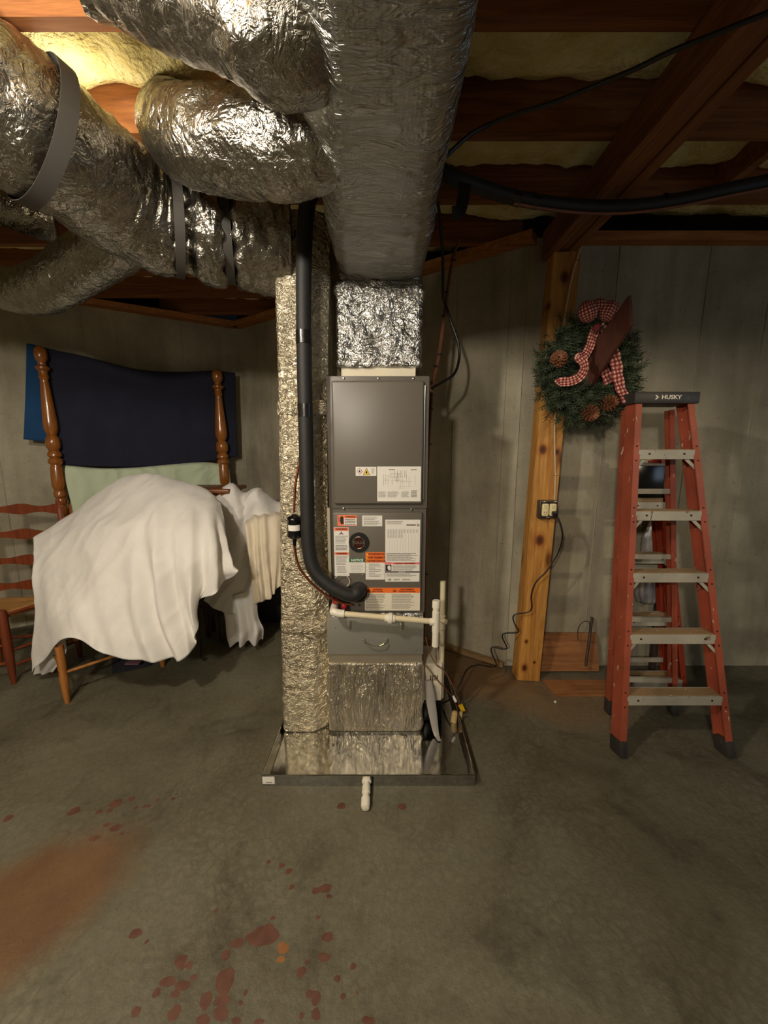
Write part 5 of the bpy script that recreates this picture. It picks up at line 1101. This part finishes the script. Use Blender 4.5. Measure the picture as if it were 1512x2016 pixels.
# the big white sheet: rows run from the top back edge to the front hem
def C(row): return [W(px, py, Y=y) for px, py, y in row]
sheet = [C([(80, 1120, 2.62), (160, 1080, 2.72), (215, 1040, 2.78), (275, 1010, 2.80), (345, 1010, 2.78), (400, 1020, 2.74), (428, 1040, 2.70)]),
         C([(70, 1062, 2.46), (140, 1018, 2.60), (205, 968, 2.66), (270, 936, 2.68), (345, 948, 2.66), (405, 968, 2.62), (430, 992, 2.58)]),
         C([(67, 1078, 2.34), (130, 1040, 2.42), (200, 995, 2.46), (270, 965, 2.46), (345, 970, 2.45), (408, 990, 2.44), (436, 1012, 2.45)]),
         C([(68, 1120, 2.25), (120, 1090, 2.25), (195, 1060, 2.22), (270, 1040, 2.20), (345, 1035, 2.20), (412, 1045, 2.22), (445, 1055, 2.30)]),
         C([(70, 1180, 2.20), (115, 1160, 2.14), (190, 1140, 2.10), (270, 1125, 2.08), (345, 1110, 2.08), (415, 1095, 2.12), (455, 1092, 2.24)]),
         C([(72, 1255, 2.17), (118, 1205, 2.03), (195, 1215, 2.0), (275, 1215, 2.02), (350, 1190, 2.03), (412, 1145, 2.08), (462, 1115, 2.20)]),
         C([(68, 1322, 2.20), (132, 1256, 1.97), (208, 1287, 1.95), (300, 1302, 1.98), (372, 1288, 1.99), (398, 1190, 2.06), (470, 1126, 2.19)])]
def fold(u, v, c):
    k = min(1, max(0.15, (u - 0.40) * 6)); a = 0.13 * max(0, v - 0.38) * k * (0.6 * math.sin((u + 0.04 * math.sin(v * 3)) * 52 + 2.5 * nz((u * 4, v * 1.5, 3))) - 0.4 * abs(math.sin(u * 33 + 2 * nz((u * 3, v, 8)))))
    a += 0.012 * ridge((c.x * 4.5 + c.z * 1.5, c.y * 3, c.z * 2.2)) * min(1, v * 3) + 0.006 * nz((c.x * 9, c.y * 9, c.z * 5))
    return a + 0.006 * ridge((c.x * 11 - c.z * 6, 2, c.z * 5))
cloth('white_sheet', sheet, 190, 150, sheet_white, 'large white sheet draped over the hidden chair at left', 'sheet', fold)
# its side tail that falls to the floor at the left
tail = [C([(80, 1130, 2.30), (95, 1120, 2.26), (112, 1130, 2.22)]), C([(73, 1190, 2.26), (92, 1185, 2.22), (115, 1190, 2.19)]), C([(72, 1255, 2.25), (95, 1250, 2.19), (126, 1258, 2.17)]), C([(74, 1300, 2.25), (96, 1300, 2.2), (126, 1290, 2.18)]), C([(66, 1329, 2.28), (86, 1327, 2.24), (100, 1325, 2.22)])]
cloth('sheet_tail', tail, 40, 60, sheet_white, 'narrow white sheet corner trailing to the floor beside the chair leg', 'sheet', lambda u, v, c: 0.012 * math.sin(u * 9 + v * 3) * v)
# second white sheet over the table, down to the floor
s2 = [C([(402, 1010, 3.10), (430, 985, 3.12), (458, 968, 3.14), (482, 975, 3.14), (506, 972, 3.14), (545, 992, 3.12), (580, 1012, 3.10)]),
      C([(402, 995, 2.82), (428, 975, 2.86), (456, 954, 2.88), (480, 972, 2.90), (504, 962, 2.90), (546, 988, 2.92), (580, 1012, 2.90)]),
      C([(415, 1035, 2.74), (440, 1022, 2.75), (465, 1010, 2.74), (482, 1012, 2.80), (507, 990, 2.76), (548, 1015, 2.82), (580, 1040, 2.80)]),
      C([(422, 1090, 2.68), (445, 1080, 2.67), (467, 1072, 2.66), (485, 1070, 2.71), (508, 1055, 2.68), (548, 1060, 2.75), (580, 1080, 2.76)]),
      C([(416, 1150, 2.63), (440, 1150, 2.61), (463, 1145, 2.61), (485, 1140, 2.64), (506, 1128, 2.63), (545, 1100, 2.72), (580, 1110, 2.74)]),
      C([(402, 1182, 2.60), (424, 1196, 2.585), (448, 1206, 2.575), (470, 1206, 2.59), (492, 1196, 2.60), (520, 1145, 2.70), (580, 1130, 2.72)])]
cloth('white_sheet', s2, 120, 110, sheet_white, 'second white sheet hung over the brown table right of the big one', 'sheet', lambda u, v, c: 0.022 * ridge((c.x * 6 - c.z * 5, c.y * 3, c.z * 3)) * min(1, v * 3) + 0.007 * ridge((c.x * 13 - c.z * 8, c.y * 4, c.z * 6)))
fo = [C([(432, 1180, 2.60), (465, 1170, 2.58), (506, 1160, 2.60)]), C([(444, 1215, 2.58), (475, 1210, 2.55), (508, 1210, 2.58)]), C([(450, 1250, 2.57), (482, 1245, 2.53), (519, 1240, 2.57)]), C([(456, 1270, 2.60), (484, 1268, 2.58), (518, 1264, 2.62)])]
cloth('sheet_hem', fo, 60, 50, sheet_white, 'gathered foot of the white sheet bunched on the floor beside the cream one', 'sheet', lambda u, v, c: 0.022 * math.sin(u * 16 + v * 2) * (0.3 + v))
s3 = [C([(482, 1030, 2.62), (500, 1016, 2.70), (522, 1012, 2.74), (552, 1010, 2.76), (590, 1020, 2.76)]),
      C([(482, 1040, 2.56), (502, 1026, 2.60), (522, 1022, 2.62), (552, 1022, 2.66), (590, 1030, 2.68)]),
      C([(488, 1080, 2.54), (506, 1070, 2.55), (524, 1065, 2.56), (552, 1065, 2.60), (590, 1070, 2.62)]),
      C([(495, 1130, 2.54), (510, 1125, 2.53), (528, 1120, 2.55), (550, 1110, 2.58), (590, 1105, 2.60)]),
      C([(500, 1190, 2.54), (516, 1184, 2.52), (532, 1178, 2.54), (545, 1160, 2.57), (590, 1120, 2.58)])]
cloth('cream_sheet', s3, 90, 90, sheet_cream, 'cream sheet draped over the second white one beside the return duct', 'sheet', lambda u, v, c: 0.014 * math.sin(u * 30 + 2 * nz((u * 3, v * 2, 5))) * (0.35 + 0.65 * v) + 0.006 * ridge((c.x * 12, c.y * 6, c.z * 6)))

# ------------------------------------------------------------------ ladder-back chair at the left edge
lc = thing('ladder_back_chair', 'red-brown ladder-back chair with a rush seat at the left edge', 'chair', (-2.7, 2.5, 0))
RRp, RLp, FRp, FLp = Vector((-2.17, 2.54, 0)), Vector((-2.66, 2.46, 0)), Vector((-2.335, 2.215, 0)), Vector((-2.84, 2.12, 0))
zt3 = W(112, 985, Y=2.54).z
for p in (RRp, RLp):
    bm = B(); lathe(bm, p, (0, 0, 1), [(0, 0.014), (0.1, 0.018), (0.4, 0.02), (zt3 - 0.06, 0.016), (zt3 - 0.04, 0.011), (zt3 - 0.02, 0.017), (zt3, 0.006), (zt3 + 0.002, 0.001)], 16); part('back_post', bm, red_wood, lc)
sz = W(20, 1205, Y=2.22).z
for p in (FRp, FLp):
    bm = B(); lathe(bm, p, (0, 0, 1), [(0, 0.013), (0.05, 0.017), (0.2, 0.024), (sz - 0.02, 0.025), (sz + 0.012, 0.02), (sz + 0.018, 0.004)], 16); part('front_leg', bm, red_wood, lc)
bm = B(); R = []
for a in range(21):
    r = []
    for b in range(21):
        u, v_ = a / 20, b / 20; p = FLp.lerp(FRp, u).lerp(RLp.lerp(RRp, u), v_); e = min(u, 1 - u, v_, 1 - v_)
        r.append(Vector((p.x, p.y, sz - 0.012 + 0.012 * min(1, e * 10) - 0.012 * min(1, e * 3))))
    R.append(r)
ringmesh(bm, R, False, False); bmesh.ops.recalc_face_normals(bm, faces=bm.faces); so = part('rush_seat', bm, rush, lc, 'woven tan rush seat', smooth=180); md = so.modifiers.new('thickness', 'SOLIDIFY'); md.thickness = 0.035; md.offset = -1 if so.data.polygons[0].normal.z > 0 else 1
for p, q, zz in ((FRp, RRp, sz - 0.02), (FLp, FRp, sz - 0.02), (FRp, RRp, 0.12), (FRp, RRp, 0.22), (FLp, FRp, 0.14), (FLp, FRp, 0.26), (RLp, RRp, 0.18), (FLp, RLp, 0.16)):
    bm = B(); tube(bm, [p + Vector((0, 0, zz)), (p + q) / 2 + Vector((0, 0, zz)), q + Vector((0, 0, zz))], lambda t: 0.008 + 0.004 * math.sin(math.pi * t), 10); part('rung', bm, red_wood, lc)
for py in (1003, 1052, 1103, 1152):
    zc_ = W(60, py, Y=2.52).z; d = (RRp - RLp); n_ = Vector((d.y, -d.x, 0)).normalized(); up_, lo_ = [], []; h0 = 0.034
    for k in range(29):
        t = k / 28; p = RLp.lerp(RRp, t) + n_ * (0.03 * math.sin(math.pi * t) * -1); hh = h0 * (1 + 0.30 * math.cos((t - 0.5) * 4 * math.pi)) * 0.85
        up_.append(p + Vector((0, 0, zc_ + hh))); lo_.append(p + Vector((0, 0, zc_ - hh * 0.9)))
    bm = B(); rings = [[u - n_ * 0.005, u + n_ * 0.005, l + n_ * 0.005, l - n_ * 0.005] for u, l in zip(up_, lo_)]; ringmesh(bm, rings); bmesh.ops.recalc_face_normals(bm, faces=bm.faces); part('back_slat', bm, red_wood, lc)

# ------------------------------------------------------------------ paint spots on the concrete floor
SP = [(16,1611,8,5),(146,1597,10,7),(228,1582,11,8),(259,1573,6,5),(195,1598,6,4),(216,1596,5,4),(268,1590,4,3),(285,1588,4,3),(293,1587,3,3),(310,1576,4,3),(341,1573,4,3),(347,1563,2,2),(227,1630,10,6),(186,1650,9,5),(211,1624,6,4),(240,1641,4,3),(672,1587,8,7),(792,1588,8,7),(529,1697,4,4),(555,1704,6,5),(569,1715,6,6),(574,1747,5,5),(622,1754,9,6),(640,1749,14,8),(648,1765,6,4),(425,1793,4,4),(537,1808,5,4),(626,1807,4,4),(267,1838,11,9),(289,1854,4,4),(520,1842,26,22),(467,1857,13,9),(492,1845,9,8),(445,1880,8,11),(356,1892,11,13),(372,1900,7,8),(645,1845,11,11),(638,1885,12,10),(593,1914,9,11),(443,1932,18,25),(330,1933,14,10),(360,1940,14,10),(308,1955,8,8),(345,1957,9,7),(405,1970,12,16),(437,1970,16,10),(435,1995,16,14),(343,1995,12,14),(400,2008,14,10),(465,2010,9,7),(610,1957,8,9),(622,1965,10,14),(664,1927,6,8),(695,1903,6,7),(675,1962,5,7),(622,1997,9,12),(593,2000,5,7),(268,1992,8,10),(510,2012,10,6),(703,1955,3,4),(473,1975,5,5),(483,1955,4,6),(605,1895,5,5),(725,2010,12,10),(381,1925,6,6),(358,1905,5,5),(540,1845,7,7),(557,1866,11,12),(553,1889,8,7)]
rs = random.Random(11)
for i, (x, y, rx, ry) in enumerate(SP):
    c0 = W(x, y, z=0); ex = (W(x + rx, y, z=0) - c0).length; ey = (W(x, y - ry, z=0) - c0).length; bm = B(); n = 22; ring = []; ph = rs.random() * 9
    for k in range(n):
        a = 2 * math.pi * k / n; f_ = 1 + 0.09 * math.sin(2 * a + ph) + 0.07 * math.sin(3 * a + ph * 3) + 0.05 * math.sin(5 * a + ph * 2) + rs.uniform(-0.05, 0.05)
        ring.append(bm.verts.new((c0.x + ex * f_ * math.cos(a), c0.y + ey * f_ * math.sin(a), 0.0006)))
    cen = bm.verts.new((c0.x, c0.y, 0.0010))
    for k in range(n): bm.faces.new((ring[k], ring[(k + 1) % n], cen))
    part('paint_spot', bm, paint_amber if i >= len(SP) - 2 else paint_red, floor, smooth=180)

# lettering to mesh objects
bpy.context.view_layer.update(); dg = bpy.context.evaluated_depsgraph_get()
for o in [o for o in SC.objects if o.type == 'FONT']:
    me_ = bpy.data.meshes.new_from_object(o.evaluated_get(dg)); nm = 'lettering'; n_ = bpy.data.objects.new('lettering_mesh', me_); COL.objects.link(n_)
    n_.parent = o.parent; n_.location = o.location; n_.rotation_euler = o.rotation_euler; n_.scale = o.scale; bpy.data.objects.remove(o); n_.name = nm
